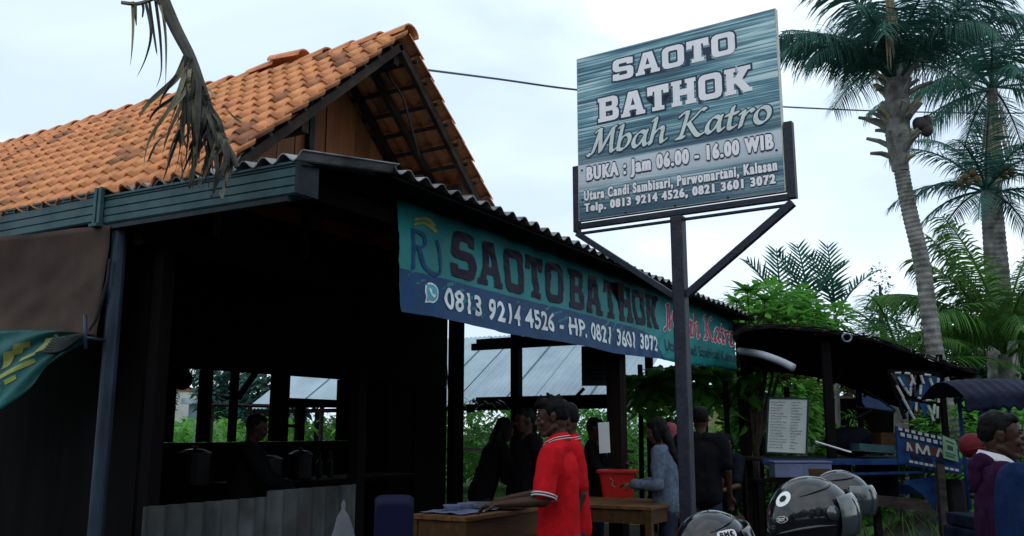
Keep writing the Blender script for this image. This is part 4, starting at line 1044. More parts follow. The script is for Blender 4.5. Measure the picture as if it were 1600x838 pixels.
for i, (u, v, D, lab) in enumerate(((1222, 500, 17, 'dark areca palm above the left part of the cart roof'), (1264, 488, 17.5, 'dark areca palm with upright fronds above the middle of the cart roof'), (1305, 492, 18, 'dark areca palm next to the feathery tree above the cart roof'))):
    path = [gp(u, D), at(u, v, D)]
    palm('areca_palm', lab, 'palm tree', path, (.06, .04), [(IR+pi+.2+i*.2, 1.25, .6, 1.35), (IR+.1, 1.05, .6, 1.35), (IR+pi*.5, 1.5, .3, 1.5)], M['areca'], ring=False, n=14, ll=.48, wd=.085, group='areca palms behind the cart', rg_=rgp, droop=.15)
# leafy vine on a trellis beyond the right end of the stall
vn = thing('leafy_vine', 'climbing vine with large heart-shaped leaves hanging at the far end of the stall', 'vine', tuple(gp(1075, 13.3)))
mb = MB(); rv = random.Random(8)
def heart(mb, c, d, s):
    d = V(d).normalized(); b = d.cross(V((rv.uniform(-.5, .5), rv.uniform(-.5, .5), 1))).normalized(); n_ = d.cross(b)
    pr = [(0, 0), (-.12, .28), (.05, .48), (.38, .44), (.75, .2), (1.05, 0)]
    vs = [c+d*x*s+b*y_*s+n_*(.12*s*(y_)) for x, y_ in pr]+[c+d*x*s-b*y_*s+n_*(.12*s*y_) for x, y_ in pr[1:-1]]
    mb.add(vs, [(0, 1, 2, 3, 4, 5), (0, 5, 9, 8, 7, 6)])
for _ in range(620):
    u = rv.uniform(975, 1190); v = 572+abs(rv.gauss(0, 1))*38; 
    if u < 1020: v = max(v, 590)
    if v > 690: continue
    c = at(u, v, 13.3+rv.uniform(-.6, .6)); heart(mb, c, (rv.uniform(-.6, .6), rv.uniform(-.6, .6), rv.uniform(-1, .1)), rv.uniform(.13, .24))
part('foliage', mb, M['leaf_b'], vn, kind='stuff')
for (u0, v0, u1, v1) in ((990, 590, 1200, 560), (1010, 620, 1180, 600)): part('trellis_wire', MB().tube([at(u0, v0, 13.3), at(u1, v1, 13.3)], .012, 5), M['wire'], vn)
for u in (1000, 1100, 1185): part('trellis_post', MB().tube([gp(u, 13.3), at(u, 570, 13.3)], .04, 6), M['wood_dark'], vn)
# shrubs right behind: green under the vine and behind the rickshaw
for i, (u, D, h, rx, n_, m, lab) in enumerate(((1110, 15, 1.55, .8, 1500, 'leaf', 'low green bush under the vine beside the mural wall'), (1190, 14.5, 1.35, .7, 1500, 'leaf', 'low green bush left of the menu board'), (1320, 15.5, 1.6, .6, 1400, 'leaf', 'green bush seen under the cart roof'), (1550, 14.0, 2.2, 1.1, 2600, 'leaf_b', 'broad green bush behind the cycle rickshaw'), (1500, 15, 1.9, .8, 1500, 'leaf', 'green bush right of the tall palm trunk'), (1400, 16.5, 1.5, .9, 1500, 'leaf_d', 'dark bush behind the wheel of the cart'))):
    tree('bush', lab, gp(u, D), h, clumps(r5, 7, rx*.8, h*.32, h*.55, .55), n_, .15, M[m], .04, 70+i, cat='bush')
# mural wall
a, b, mb, R = wall('', 1095, 640, 19, 1335, 19.5, 2.25, .15, None, '', '')
mw = thing('mural_wall', 'cream garden wall with faded round painted shapes right of the stall', 'wall', tuple((a+b)/2))
part('wall', mb, M['cream'], mw)
M['mural_b'] = mat('mural_blue', (.12, .28, .38), .8, .2, 3, 0); M['mural_p'] = mat('mural_pink', (.42, .20, .26), .8, .2, 3, 0); M['mural_w'] = mat('mural_white', (.62, .62, .58), .8, .1, 3, 0)
M['mural_y'] = mat('mural_yellow', (.55, .47, .16), .8, .2, 3, 0)
ddir = (b-a).normalized(); nd = V((R.col[1][0], R.col[1][1], 0)); nd = -nd if nd.dot(C0-a) < 0 else nd
for i, (u, z, r_, m) in enumerate(((1140, 1.9, .17, 'mural_b'), (1172, 1.85, .15, 'mural_b'), (1192, 1.95, .13, 'mural_p'), (1158, 1.6, .2, 'mural_w'), (1125, 1.65, .15, 'mural_y'), (1205, 1.7, .18, 'mural_w'), (1140, 1.9, .09, 'mural_w'), (1172, 1.85, .08, 'mural_w'))):
    p = at(u, 640, 19.1); t_ = (V((p.x, p.y, 0))-a).dot(ddir); c = a+ddir*t_+nd*(.08+.004*(1+(i > 5)))+V((0, 0, z))
    vs = [c+ddir*cos(2*pi*k/20)*r_+V((0, 0, sin(2*pi*k/20)*r_*1.15)) for k in range(20)]
    part('painted_shape', MB().add(vs, [tuple(range(20))]), M[m], mw)
# blue stall roof / dark house seen under the cart roof
p = gp(1365, 19)
hs = thing('dark_house', 'small dark house with a pale window frame and blue awning seen under the cart roof', 'house', tuple(p))
R = Matrix((RTv, FWv, V((0, 0, 1)))).transposed()
part('wall', MB().box(p+V((0, 0, 1.1))+FWv*1.5, (1.9, 2.4, 2.2), R), M['wood_dark'], hs)
part('roof', MB().prism([(-1.2, 2.2), (0, 3.0), (1.2, 2.2), (1.2, 2.1), (0, 2.88), (-1.2, 2.1)], p, p+FWv*3, RTv, V((0, 0, 1))), M['rooftile_far'], hs)
wf = part('window_frame', MB().box(p+RTv*.25+V((0, 0, 1.42)), (.42, .05, .03), R).box(p+RTv*.25+V((0, 0, 1.0)), (.42, .05, .03), R).box(p+RTv*.46+V((0, 0, 1.21)), (.03, .05, .42), R).box(p+RTv*.04+V((0, 0, 1.21)), (.03, .05, .42), R).box(p+RTv*.25+V((0, 0, 1.21)), (.02, .04, .42), R), M['plaster'], hs)
part('awning', MB().add([p+RTv*-.5+V((0, 0, 2.6)), p+RTv*.35+V((0, 0, 2.0)), p+RTv*.35-FWv*1+V((0, 0, 1.9)), p-RTv*.5-FWv*1+V((0, 0, 1.95))], [(0, 1, 2, 3)]), M['blue_paint'], hs)

# potted plant silhouettes on the far beam
hp = thing('hanging_plant', 'dark long-leaved plant silhouetted against the zinc roof behind the stall', 'plant', (9.2, 5.0, 2.2))
mb = MB(); rv = random.Random(4)
for (u, v) in ((700, 628), (740, 630), (765, 632)):
    c = hx(u, v, 9.3)
    for k in range(11):
        a_ = rv.uniform(0, 6.28); d = V((cos(a_)*.6, sin(a_)*1, rv.uniform(.3, 1.4))); blade(mb, c, d, rv.uniform(.35, .6), .045, 2.2, V((-d.y, d.x, 0)), 5)
mb.tube([hx(697, 560, 9.3), hx(702, 628, 9.3)], .012, 5)
mb.tube([hx(702, 628, 9.3), hx(708, 760, 9.3)], .018, 5)
part('foliage', mb, M['black'], hp); part('pot', MB().tube([hx(735, 645, 9.3), hx(735, 632, 9.3)], [.06, .09], 10), M['black'], hp)

# ================================================================== CABLE
pts = [at(655, 108, 8.0), at(780, 124, 11), at(905, 141, 14), at(1060, 156, 18), at(1240, 168, 24), at(1420, 175, 30), at(1600, 177, 36), at(1800, 174, 44)]
cb = thing('overhead_cable', 'thin black overhead cable running from the gable behind the signboard', 'cable', tuple(V((pts[0].x, pts[0].y, pts[0].z))))
P_ = smooth_path(pts, 8); mb = MB(); mb.tube(P_, [.011+.022*i/len(P_) for i in range(len(P_))], 6); part('cable', mb, M['wire'], cb)
part('cable_drop', MB().tube(smooth_path([at(655, 108, 8.0), V((XR+.1, YR+.3, ZR-.25)), at(628, 150, 7.6), at(640, 190, 7.7), at(655, 245, 7.9)], 6), .011, 5), M['wire'], cb)

# ================================================================== DEAD FROND hanging over the gutter
df = thing('dead_palm_frond', 'dry grey brown palm frond drooping over the tiled roof and gutter', 'palm frond', tuple(at(372, 262, 5.0)))
DD = 5.0
def pth(l, D=DD): return smooth_path([at(q[0], q[1], D+(q[2] if len(q) > 2 else 0)) for q in l], 6)
def ribbon(mb, pts, w0, w1=.004, tw=0):
    n_ = len(pts); vs = []
    for i, p in enumerate(pts):
        d = (pts[min(i+1, n_-1)]-pts[max(i-1, 0)]).normalized(); s_ = d.cross(FWv).normalized(); s_ = s_*cos(tw+i*.12)+FWv*sin(tw+i*.12)
        wv = w0*(1-.55*i/(n_-1)) if i < n_-2 else w0*.15*(n_-1-i); vs += [p-s_*wv/2, p+FWv*.25*wv, p+s_*wv/2]
    fs = []
    for i in range(n_-1): fs += [(3*i, 3*i+1, 3*i+4, 3*i+3), (3*i+1, 3*i+2, 3*i+5, 3*i+4)]
    mb.add(vs, fs)
P_ = pth([(232, -60), (252, -8), (275, 45), (298, 90), (314, 132), (331, 178), (352, 222), (371, 262)])
mb = MB(); K = len(P_); mb.tube(P_, [.045-.030*(i/K) for i in range(K)], 7); part('stalk', mb, M['dead2'] if False else M['dead'], df)
P2 = pth([(300, 95), (306, 140, .05), (318, 190, .05), (342, 215), (352, 235)]); part('stalk', MB().tube(P2, [.03*(1-.7*i/len(P2)) for i in range(len(P2))], 6), M['dead'], df)
P3 = pth([(190, 4), (215, 6), (240, -2), (262, -12)]); part('side_stalk', MB().tube(P3, .012, 5), M['dead2'], df)
strands = [
 [(207, 2), (208, 40), (206, 80), (203, 106)], [(228, 5), (236, 50), (228, 90), (212, 124)], [(233, 0), (240, 50), (246, 90)], [(243, 0), (250, 55), (252, 110), (243, 140)],
 [(252, 0), (259, 60), (259, 120), (257, 155)], [(212, 4), (212, 25), (213, 42)], [(222, 4), (224, 14), (222, 30)], [(258, 5), (266, 30), (272, 48)], [(250, 8), (256, 30), (262, 50)],
 [(298, 92), (292, 130), (288, 190), (284, 240), (286, 283)], [(300, 95), (298, 150), (303, 220), (300, 300)], [(300, 100), (312, 150), (314, 200), (310, 262)],
 [(300, 98), (290, 140), (285, 180), (268, 230), (262, 262)], [(296, 92), (292, 120), (287, 170), (270, 200), (246, 222), (230, 255)], [(292, 140), (283, 155), (265, 175), (240, 186)],
 [(310, 130), (326, 160), (328, 190), (325, 215)], [(318, 150), (340, 190), (352, 215)], [(330, 175), (348, 200), (382, 195)], [(335, 185), (355, 230), (360, 268)],
 [(325, 165), (345, 195), (348, 240), (376, 262)], [(340, 200), (336, 225), (328, 245), (312, 262)], [(300, 105), (285, 200), (292, 240), (275, 270)],
 [(303, 110), (295, 170), (278, 215), (252, 290)], [(345, 210), (355, 250), (352, 288)], [(352, 225), (368, 250), (378, 240)], [(322, 160), (318, 200), (300, 240), (296, 262)],
 [(360, 240), (362, 262), (357, 290)], [(330, 180), (322, 215), (305, 235)], [(312, 130), (336, 150), (362, 180), (380, 194)]]
rf2 = random.Random(31)
for i in range(64):
    t = rf2.random()**1.5; a0 = (292+t*62+rf2.uniform(-3, 3), 85+t*140)
    ex_ = rf2.gauss(-14, 27)*(1-.3*t); ln_ = rf2.uniform(60, 215)*(1-.5*t)+15
    mid = (a0[0]+ex_*.25+rf2.uniform(-4, 4), a0[1]+ln_*.35); m2_ = (a0[0]+ex_*.75+rf2.uniform(-5, 5), a0[1]+ln_*.72); en_ = (a0[0]+ex_+rf2.uniform(-6, 6), min(296, a0[1]+ln_))
    strands.append([a0, mid, m2_, en_])
for i, s_ in enumerate(strands):
    mb = MB(); ribbon(mb, pth([(q[0], q[1], rgp.uniform(-.06, .05)) for q in s_]), rgp.uniform(.022, .046) if i > 8 else .020, .004, rgp.uniform(-.6, .6)); part('leaflet', mb, M['dead'] if i % 4 else M['dead2'], df)

# dense roadside trees across the road behind the viewer (mirrored in the helmets, they shade the front)
mb = MB(); rgb = random.Random(99)
for i in range(9):
    c = C0-FWv*(9.5+rgb.uniform(-1, 2.5))+RTv*(-17+i*4.3+rgb.uniform(-1, 1)); c.z = rgb.uniform(3.4, 4.6)
    leaves(mb, c, (2.9, 2.9, rgb.uniform(2.3, 3.3)), 1500, .55, rgb, .45)
    mb.tube([(c.x, c.y, 0), (c.x+.1, c.y, 1.6), (c.x, c.y, c.z)], [.18, .14, .06], 8)
top('roadside_trees', mb, M['leaf_d'], 'dense dark tree row across the road, mirrored in the glossy helmets', 'tree row', kind='stuff')
# ================================================================== PEOPLE
def icos(sub=2):
    bm = bmesh.new(); bmesh.ops.create_icosphere(bm, subdivisions=sub, radius=1); bm.verts.index_update()
    r = [v.co.copy() for v in bm.verts], [tuple(v.index for v in f.verts) for f in bm.faces]; bm.free(); return r
IC = icos(2)
def P_ell(mb, c, r, rot=None):
    R = Euler(rot).to_matrix() if rot else None
    mb.add([V(c)+((R @ V((p.x*r[0], p.y*r[1], p.z*r[2]))) if R else V((p.x*r[0], p.y*r[1], p.z*r[2]))) for p in IC[0]], IC[1])
def P_cap(mb, a, ra, b, rb, fl=1.0, n=12):
    a = V(a); b = V(b); m_ = 5
    d = (b-a).normalized(); L_ = (b-a).length; up = V((0, 0, 1)) if abs(d.z) < .9 else V((1, 0, 0)); x = d.cross(up).normalized(); y = x.cross(d)
    vs = []; prof = [(-ra, 0.15), (-ra*.8, .6), (-ra*.4, .92), (0, 1)]
    rings = [(s, f*ra) for s, f in prof]+[(L_*k/m_, ra+(rb-ra)*k/m_) for k in range(1, m_)]+[(L_, rb), (L_+rb*.4, rb*.92), (L_+rb*.8, rb*.6), (L_+rb, rb*.15)]
    for s, r in rings:
        for k in range(n): t = 2*pi*k/n; vs.append(a+d*s+x*(cos(t)*r)+y*(sin(t)*r*fl))
    K = len(rings); fs = [(i*n+k, i*n+(k+1) % n, (i+1)*n+(k+1) % n, (i+1)*n+k) for i in range(K-1) for k in range(n)]
    fs += [tuple(range(n-1, -1, -1)), tuple((K-1)*n+k for k in range(n))]; mb.add(vs, fs)
def remesh(mb, vox, smooth=2, disp=0, dscale=8, seed=0, fac=.5, cut=None):
    me = bpy.data.meshes.new('tmp'); me.from_pydata([tuple(v) for v in mb.v], [], mb.f); o = bpy.data.objects.new('tmp', me); col.objects.link(o)
    m_ = o.modifiers.new('r', 'REMESH'); m_.mode = 'VOXEL'; m_.voxel_size = vox
    if smooth: s_ = o.modifiers.new('s', 'SMOOTH'); s_.iterations = smooth; s_.factor = fac
    dg = bpy.context.evaluated_depsgraph_get(); r = bpy.data.meshes.new_from_object(o.evaluated_get(dg)); bpy.data.objects.remove(o); bpy.data.meshes.remove(me)
    if disp:
        nv = len(r.vertices); co = np.empty(nv*3); no = np.empty(nv*3); r.vertices.foreach_get('co', co); r.vertices.foreach_get('normal', no)
        co = co.reshape(-1, 3); no = no.reshape(-1, 3)
        d = np.array([noise.noise(V((p[0]*dscale+seed, p[1]*dscale, p[2]*dscale*.55)))+.5*noise.noise(V((p[0]*dscale*2.3, p[1]*dscale*2.3+seed, p[2]*dscale*1.2+p[0]*6))) for p in co])
        co += no*(d*disp)[:, None]; r.vertices.foreach_set('co', co.ravel())
    r.polygons.foreach_set('use_smooth', [True]*len(r.polygons)); r.update(); return r
def hand(mb, w, e, curl=.6, side=1, k=1.0, palm_dir=None):
    """w wrist, e elbow. palm follows forearm; fingers curl towards palm_dir"""
    w = V(w); d = (w-V(e)).normalized(); pn = V(palm_dir or (0, 0, -1)); pn = (pn-d*pn.dot(d)).normalized(); s_ = d.cross(pn)*side
    for a_ in (-.028, -.01, .008, .026): P_cap(mb, w+d*.01*k+s_*a_*.6*k, .017*k, w+d*.082*k+s_*a_*k, .0125*k)
    for i, (a_, L_) in enumerate(((-.029, .062), (-.010, .075), (.010, .080), (.029, .070))):
        p = w+d*.085*k+s_*a_*k; dd = d.copy(); r_ = .0092*k
        for j, f in enumerate((.45, .30, .25)):
            ang = curl*(.5+.35*j)+.04*i; dd = (dd*cos(ang)+pn*sin(ang)).normalized(); pn2 = pn
            q = p+dd*L_*f*k; P_cap(mb, p, r_, q, r_*.92, n=8); p = q; r_ *= .94
    p = w+d*.03*k+s_*.026*k; q = p+(d*.6+s_*.7+pn*.45).normalized()*.035*k; P_cap(mb, p, .014*k, q, .0115*k, n=8)
    P_cap(mb, q, .011*k, q+(d*.8+s_*.15+pn*.45).normalized()*.032*k, .009*k, n=8)
def head_prims(mb, T, k=1.0, ears=True):
    """T maps head-local (facing +X, origin mid-head) to thing-local"""
    def E(c, r, rot=None):
        c = V(c)*k; r = [q*k for q in r]; R0 = T.to_3x3(); R1 = Euler(rot).to_matrix() if rot else Matrix.Identity(3)
        mb.add([T @ (c+R1 @ V((p.x*r[0], p.y*r[1], p.z*r[2]))) for p in IC[0]], IC[1])
    def Cp(a, ra, b, rb): P_cap(mb, T @ (V(a)*k), ra*k, T @ (V(b)*k), rb*k, n=10)
    E((-.012, 0, .035), (.098, .077, .085)); E((.018, 0, .018), (.074, .068, .075)); E((.02, 0, -.035), (.066, .058, .075)); E((-.03, 0, -.02), (.065, .062, .07))
    E((.052, 0, -.088), (.030, .034, .024)); E((.072, 0, -.096), (.015, .018, .014))
    Cp((-.015, .05, -.055), .018, (.055, .022, -.095), .017); Cp((-.015, -.05, -.055), .018, (.055, -.022, -.095), .017)
    Cp((.084, 0, .018), .0075, (.103, 0, -.018), .0105); E((.103, 0, -.024), (.014, .012, .010)); E((.094, .012, -.027), (.011, .008, .008)); E((.094, -.012, -.027), (.011, .008, .008))
    E((.084, 0, -.050), (.012, .024, .0075)); E((.082, 0, -.062), (.012, .021, .0075)); E((.079, 0, -.042), (.012, .02, .012)); E((.074, 0, -.075), (.012, .02, .01))
    for s in (-1, 1):
        E((.074, .028*s, .030), (.014, .024, .0085), (0, 0, .35*s)); E((.062, .036*s, -.022), (.021, .022, .02)); E((.066, .029*s, .010), (.012, .016, .011))
        if ears:
            E((-.008, .078*s, .0), (.018, .007, .030), (0, .15, .35*s)); E((-.012, .082*s, .016), (.016, .006, .012), (0, 0, .4*s)); E((-.004, .076*s, -.022), (.009, .006, .010))
def person(label, loc, heading, H=1.68, pose=None, shirt='black_cloth', trousers='jean', skin='skin', hair='short', vox=.012, sleeve=.45, detail=False, head=(0, 0, 0), lean=0, turn=0, legs=True, group=None, seated=False, bulk=1.0, hoodie=False):
    k = H/1.70; t_ = thing('person', label, 'person', (loc[0], loc[1], loc[2] if len(loc) > 2 else 0), heading, group)
    J = dict(aL=(0, .10, .08), aR=(0, -.10, .08), kL=(.015, .10, .48), kR=(.015, -.10, .48), hL=(0, .09, .90), hR=(0, -.09, .90), sL=(0, .185, 1.385), sR=(0, -.185, 1.385),
             eL=(-.03, .24, 1.10), eR=(-.03, -.24, 1.10), wL=(.06, .25, .87), wR=(.06, -.25, .87), nk=(-.015, 0, 1.44), hd=(.02, 0, 1.585))
    if pose: J.update(pose)
    J = {a: V(b)*k for a, b in J.items() if a not in ('curl', 'palm')}
    hipc = V((0, 0, .93*k)); RL = Matrix.Rotation(lean, 4, 'Y')
    def ln(p): return hipc+(RL @ (V(p)-hipc))
    for q in ('sL', 'sR', 'nk', 'hd'): J[q] = ln(J[q])
    free = pose or {}
    for q in ('eL', 'eR', 'wL', 'wR'):
        if q not in free: J[q] = ln(J[q])
    T = Matrix.Translation(J['hd']) @ Euler(head).to_matrix().to_4x4()
    # body
    mb = MB(); head_prims(mb, T, k)
    P_cap(mb, J['nk']+V((.004, 0, -.04))*k, .050*k, T @ (V((-.022, 0, -.055))*k), .053*k)
    P_cap(mb, J['nk']+V((.012, 0, -.05))*k, .050*k, ln(V((0, 0, 1.1))*k), .085*k, 1.2); P_cap(mb, ln(V((0, 0, 1.1))*k), .10*k, hipc, .085*k, 1.2)
    for s in 'LR':
        P_cap(mb, J['s'+s]+(J['nk']-J['s'+s])*.1, .048*k, J['e'+s], .038*k); P_cap(mb, J['e'+s], .038*k, J['w'+s], .024*k)
        hand(mb, J['w'+s], J['e'+s], curl=free.get('curl', .5), side=1 if s == 'L' else -1, k=k, palm_dir=free.get('palm', None))
        P_cap(mb, J['h'+s], .06*k, J['k'+s], .052*k); P_cap(mb, J['k'+s], .052*k, J['a'+s], .036*k)
        P_cap(mb, J['a'+s]+V((-.03, 0, -.03))*k, .035*k, J['a'+s]+V((.13, 0, -.055))*k, .024*k)
    body = link('body', remesh(mb, vox*k if not detail else .0058, 2 if detail else 2), t_); body.data.materials.append(M[skin])
    # shirt
    mb = MB(); B_ = bulk
    P_cap(mb, (J['sL']*.62+J['nk']*.38)+V((0, 0, -.035))*k, .068*k*B_, (J['sR']*.62+J['nk']*.38)+V((0, 0, -.035))*k, .068*k*B_)
    P_cap(mb, J['nk']+V((-.012, .03, -.035))*k, .066*k, J['sL']+V((0, 0, -.01))*k, .062*k); P_cap(mb, J['nk']+V((-.012, -.03, -.035))*k, .066*k, J['sR']+V((0, 0, -.01))*k, .062*k)
    c1 = ln(V((0, 0, 1.24))*k); P_ell(mb, c1, (.125*k*B_, .185*k*B_, .19*k)); c2 = ln(V((.0, 0, 1.06))*k); P_ell(mb, c2, (.125*k*B_, .170*k*B_, .19*k))
    P_ell(mb, hipc+V((0, 0, -.03*k)), (.130*k*B_, .178*k*B_, .17*k)); P_cap(mb, ln(V((0, .05, 1.2))*k), .12*k*B_, hipc+V((0, .05, -.06))*k, .125*k*B_); P_cap(mb, ln(V((0, -.05, 1.2))*k), .12*k*B_, hipc+V((0, -.05, -.06))*k, .125*k*B_)
    for s in 'LR':
        a_, e_, w_ = J['s'+s], J['e'+s], J['w'+s]
        if sleeve <= 1: P_cap(mb, a_, .073*k*B_, a_.lerp(e_, max(.1, sleeve*1.6 if sleeve < .62 else 1)), .066*k*B_)
        else:
            P_cap(mb, a_, .074*k*B_, e_, .056*k*B_); P_cap(mb, e_, .056*k*B_, e_.lerp(w_, .93), .042*k*B_)
    if hoodie:
        P_cap(mb, J['nk']+V((-.05, .05, .02))*k, .055*k, J['nk']+V((.05, .05, -.06))*k, .035*k); P_cap(mb, J['nk']+V((-.05, -.05, .02))*k, .055*k, J['nk']+V((.05, -.05, -.06))*k, .035*k); P_ell(mb, J['nk']+V((-.10, 0, -.02))*k, (.07*k, .11*k, .07*k))
    sh = link('hoodie' if hoodie else 'shirt' if sleeve <= 1 else 'jacket', remesh(mb, max(vox, .010)*k, 3, .018*k if detail else .014*k, 9, rg.uniform(0, 9)), t_); sh.data.materials.append(M[shirt])
    if legs:
        mb = MB(); P_ell(mb, hipc+V((0, 0, -.05*k)), (.105*k, .150*k, .12*k))
        for s in 'LR': P_cap(mb, J['h'+s]+V((0, 0, -.08*k)), .088*k, J['k'+s], .072*k); P_cap(mb, J['k'+s], .072*k, J['a'+s]+V((0, 0, .02)), .056*k)
        tr = link('trousers', remesh(mb, max(vox, .014)*k, 2, .012*k, 9, 3), t_); tr.data.materials.append(M[trousers])
        for s in 'LR':
            mb = MB(); P_cap(mb, J['a'+s]+V((-.03, 0, -.03))*k, .044*k, J['a'+s]+V((.14, 0, -.05))*k, .033*k)
            so_ = link('shoe', remesh(mb, .012, 1), t_); so_.data.materials.append(M['black'])
    # hair
    mb = MB()
    def HE(c, r, rot=None):
        c = V(c)*k; R1 = Euler(rot).to_matrix() if rot else Matrix.Identity(3)
        mb.add([T @ (c+R1 @ V((p.x*r[0]*k, p.y*r[1]*k, p.z*r[2]*k))) for p in IC[0]], IC[1])
    if hair == 'short':
        HE((-.026, 0, .060), (.094, .081, .072)); HE((-.045, 0, .03), (.074, .0785, .085)); HE((.025, 0, .088), (.055, .066, .034))
        HE((-.005, .070, .040), (.022, .012, .035)); HE((-.005, -.070, .040), (.022, .012, .035))
    elif hair == 'spiky':
        HE((-.024, 0, .062), (.098, .085, .074)); HE((-.045, 0, .035), (.074, .082, .085)); HE((.03, 0, .095), (.06, .068, .036)); 
        for i in range(14): HE((-.07+.012*i, rg.uniform(-.04, .04), .125+.012*sin(i*1.3)-.02*abs(i-7)/7), (.012, .012, .035), (rg.uniform(-.4, .4), rg.uniform(-.6, .3), 0))
        HE((0, .070, .040), (.024, .013, .035)); HE((0, -.070, .040), (.024, .013, .035))
    elif hair == 'long':
        HE((-.022, 0, .055), (.104, .093, .085)); HE((-.05, 0, .0), (.078, .095, .11)); HE((-.075, 0, -.12), (.055, .105, .15)); HE((-.08, 0, -.24), (.045, .095, .13))
        HE((.01, .078, -.03), (.04, .02, .09)); HE((.01, -.078, -.03), (.04, .02, .09)); HE((.03, 0, .095), (.05, .07, .03))
    elif hair == 'hijab':
        HE((-.015, 0, .045), (.112, .094, .093)); HE((-.05, 0, -.04), (.085, .095, .13)); HE((-.02, 0, -.16), (.10, .15, .09)); HE((.02, .068, -.03), (.05, .03, .11)); HE((.02, -.068, -.03), (.05, .03, .11)); HE((.03, 0, -.125), (.05, .07, .035)); HE((.045, 0, .085), (.045, .06, .03))
    hm = link('headscarf' if hair == 'hijab' else 'hair', remesh(mb, .007 if detail else .011, 1 if hair != 'hijab' else 3, .006 if hair != 'hijab' else .006, 40, 1), t_)
    hm.data.materials.append(M['pink_cloth' if hair == 'hijab' else 'hair'])
    if detail:
        for s in (-1, 1):
            me_ = MB().sph((0, 0, 0), .0115*k, 12, 8).mesh('eye', M['eye'], smooth=True); ey = link('eye', me_, t_); ey.matrix_local = T @ Matrix.Translation(V((.0735, .029*s, .010))*k)
            me2 = MB().sph((0, 0, 0), (.004*k, .0058*k, .0058*k), 10, 6).mesh('iris', M['black'], smooth=True); ir = link('iris', me2, ey); ir.location = V((.0090*k, 0, 0))
            mb = MB(); mb.tube([T @ (V((.0865, (.012)*s, .034))*k), T @ (V((.087, .028*s, .0415))*k), T @ (V((.070, .047*s, .036))*k)], [.003*k, .0042*k, .0022*k], 6)
            part('eyebrow', mb, M['hair'], t_, True, True)
            mb = MB(); mb.tube([T @ (V((.082, (.016)*s, .0135))*k), T @ (V((.0855, .028*s, .0185))*k), T @ (V((.075, .042*s, .013))*k)], [.003*k, .0035*k, .002*k], 6)
            part('eyelid', mb, M[skin], t_, True, True)
        mb = MB(); mb.tube([T @ (V((.083, .021, -.0555))*k), T @ (V((.0955, 0, -.0553))*k), T @ (V((.083, -.021, -.0555))*k)], [.003*k, .0042*k, .003*k], 6)
        part('mouth', mb, M['lip'], t_, True, True)
    t_['_'] = 0; del t_['_']
    return t_, J, T, k
def collar(t_, J, k, m, m2=None, z=.0, r=.068, T=None, name='collar'):
    """folded polo collar ring round the neck"""
    c = J['nk']; mb = MB(); mbs = MB(); n = 26
    for (h0, h1, r0, r1, mm) in ((.045, .0, r*.92, r*1.22, mb),):
        rings = []
        for (dz, rr_) in ((.040, r*.90), (.050, r*.98), (.030, r*1.12), (.0, r*1.30), (-.004, r*1.27), (.026, r*1.04)):
            rings.append([c+V((rr_*cos(2*pi*i/n)*1.0+.012-(.03*dz/.05 if 0 else 0), rr_*sin(2*pi*i/n)*1.02, dz-.035*max(0, cos(2*pi*i/n))+.012*max(0, -cos(2*pi*i/n))))*1 for i in range(n)])
        vs = [p for r_ in rings for p in r_]; mm.add(vs, [(a*n+i, a*n+(i+1) % n, (a+1)*n+(i+1) % n, (a+1)*n+i) for a in range(5) for i in range(n)])
    cl = part(name, mb, M[m], t_, True, True)
    if m2:
        for (dz, rr_) in ((.012, 1.27), (.026, 1.18)):
            mbs = MB(); pts = [c+V((r*rr_*cos(2*pi*i/n)+.012, r*rr_*sin(2*pi*i/n)*1.02, dz-.035*max(0, cos(2*pi*i/n))+.012*max(0, -cos(2*pi*i/n)))) for i in range(n+1)]
            mbs.tube(pts, .0032, 5); part('collar_stripe', mbs, M[m2], cl, True, True)
LEFT = atan2(-RTv.y, -RTv.x); RIGHT = IR; AWAY = HEAD; TOWARD = HEAD+pi
def gxy(u, D, dz=0): p = at(u, 675, D); return (p.x, p.y, dz)

# boy in the red polo shirt (profile to the left, hand on the tray)
t_, J, T, k = person('young man in a red polo shirt with striped collar reaching for the metal tray', gxy(874, 5.7), LEFT-.12, 1.70,
    dict(eL=(.08, .27, 1.10), wL=(.34, .22, 1.075), eR=(.06, -.27, 1.12), wR=(.34, -.16, 1.08), curl=.55, sL=(.02, .19, 1.37), sR=(-.02, -.185, 1.375)), 'red_cloth', 'jean', 'skin', 'spiky', .009, .5, True, (0, .12, .05), .04, bulk=1.04)
collar(t_, J, k, 'red_cloth', 'white_cloth')
for s in 'LR':
    a_, e_ = J['s'+s], J['e'+s]; c = a_.lerp(e_, .88); d = (e_-a_).normalized(); x_ = d.cross(V((0, 0, 1))).normalized(); y_ = x_.cross(d)
    for o_ in (0, .016):
        mb = MB(); mb.tube([c+d*o_+(x_*cos(2*pi*i/20)+y_*sin(2*pi*i/20))*(.0745*k) for i in range(21)], .0055, 5); part('cuff_stripe', mb, M['white_cloth'], t_, True, True)
# second person in red right behind
t_, J, T, k = person('person in a red polo shirt standing right behind the first one in red', gxy(893, 6.35), LEFT+.1, 1.69, dict(curl=.4), 'red_cloth', 'jean', 'skin', 'short', .011, .5, False, (0, .2, .0), .05)
collar(t_, J, k, 'red_cloth', 'white_cloth')
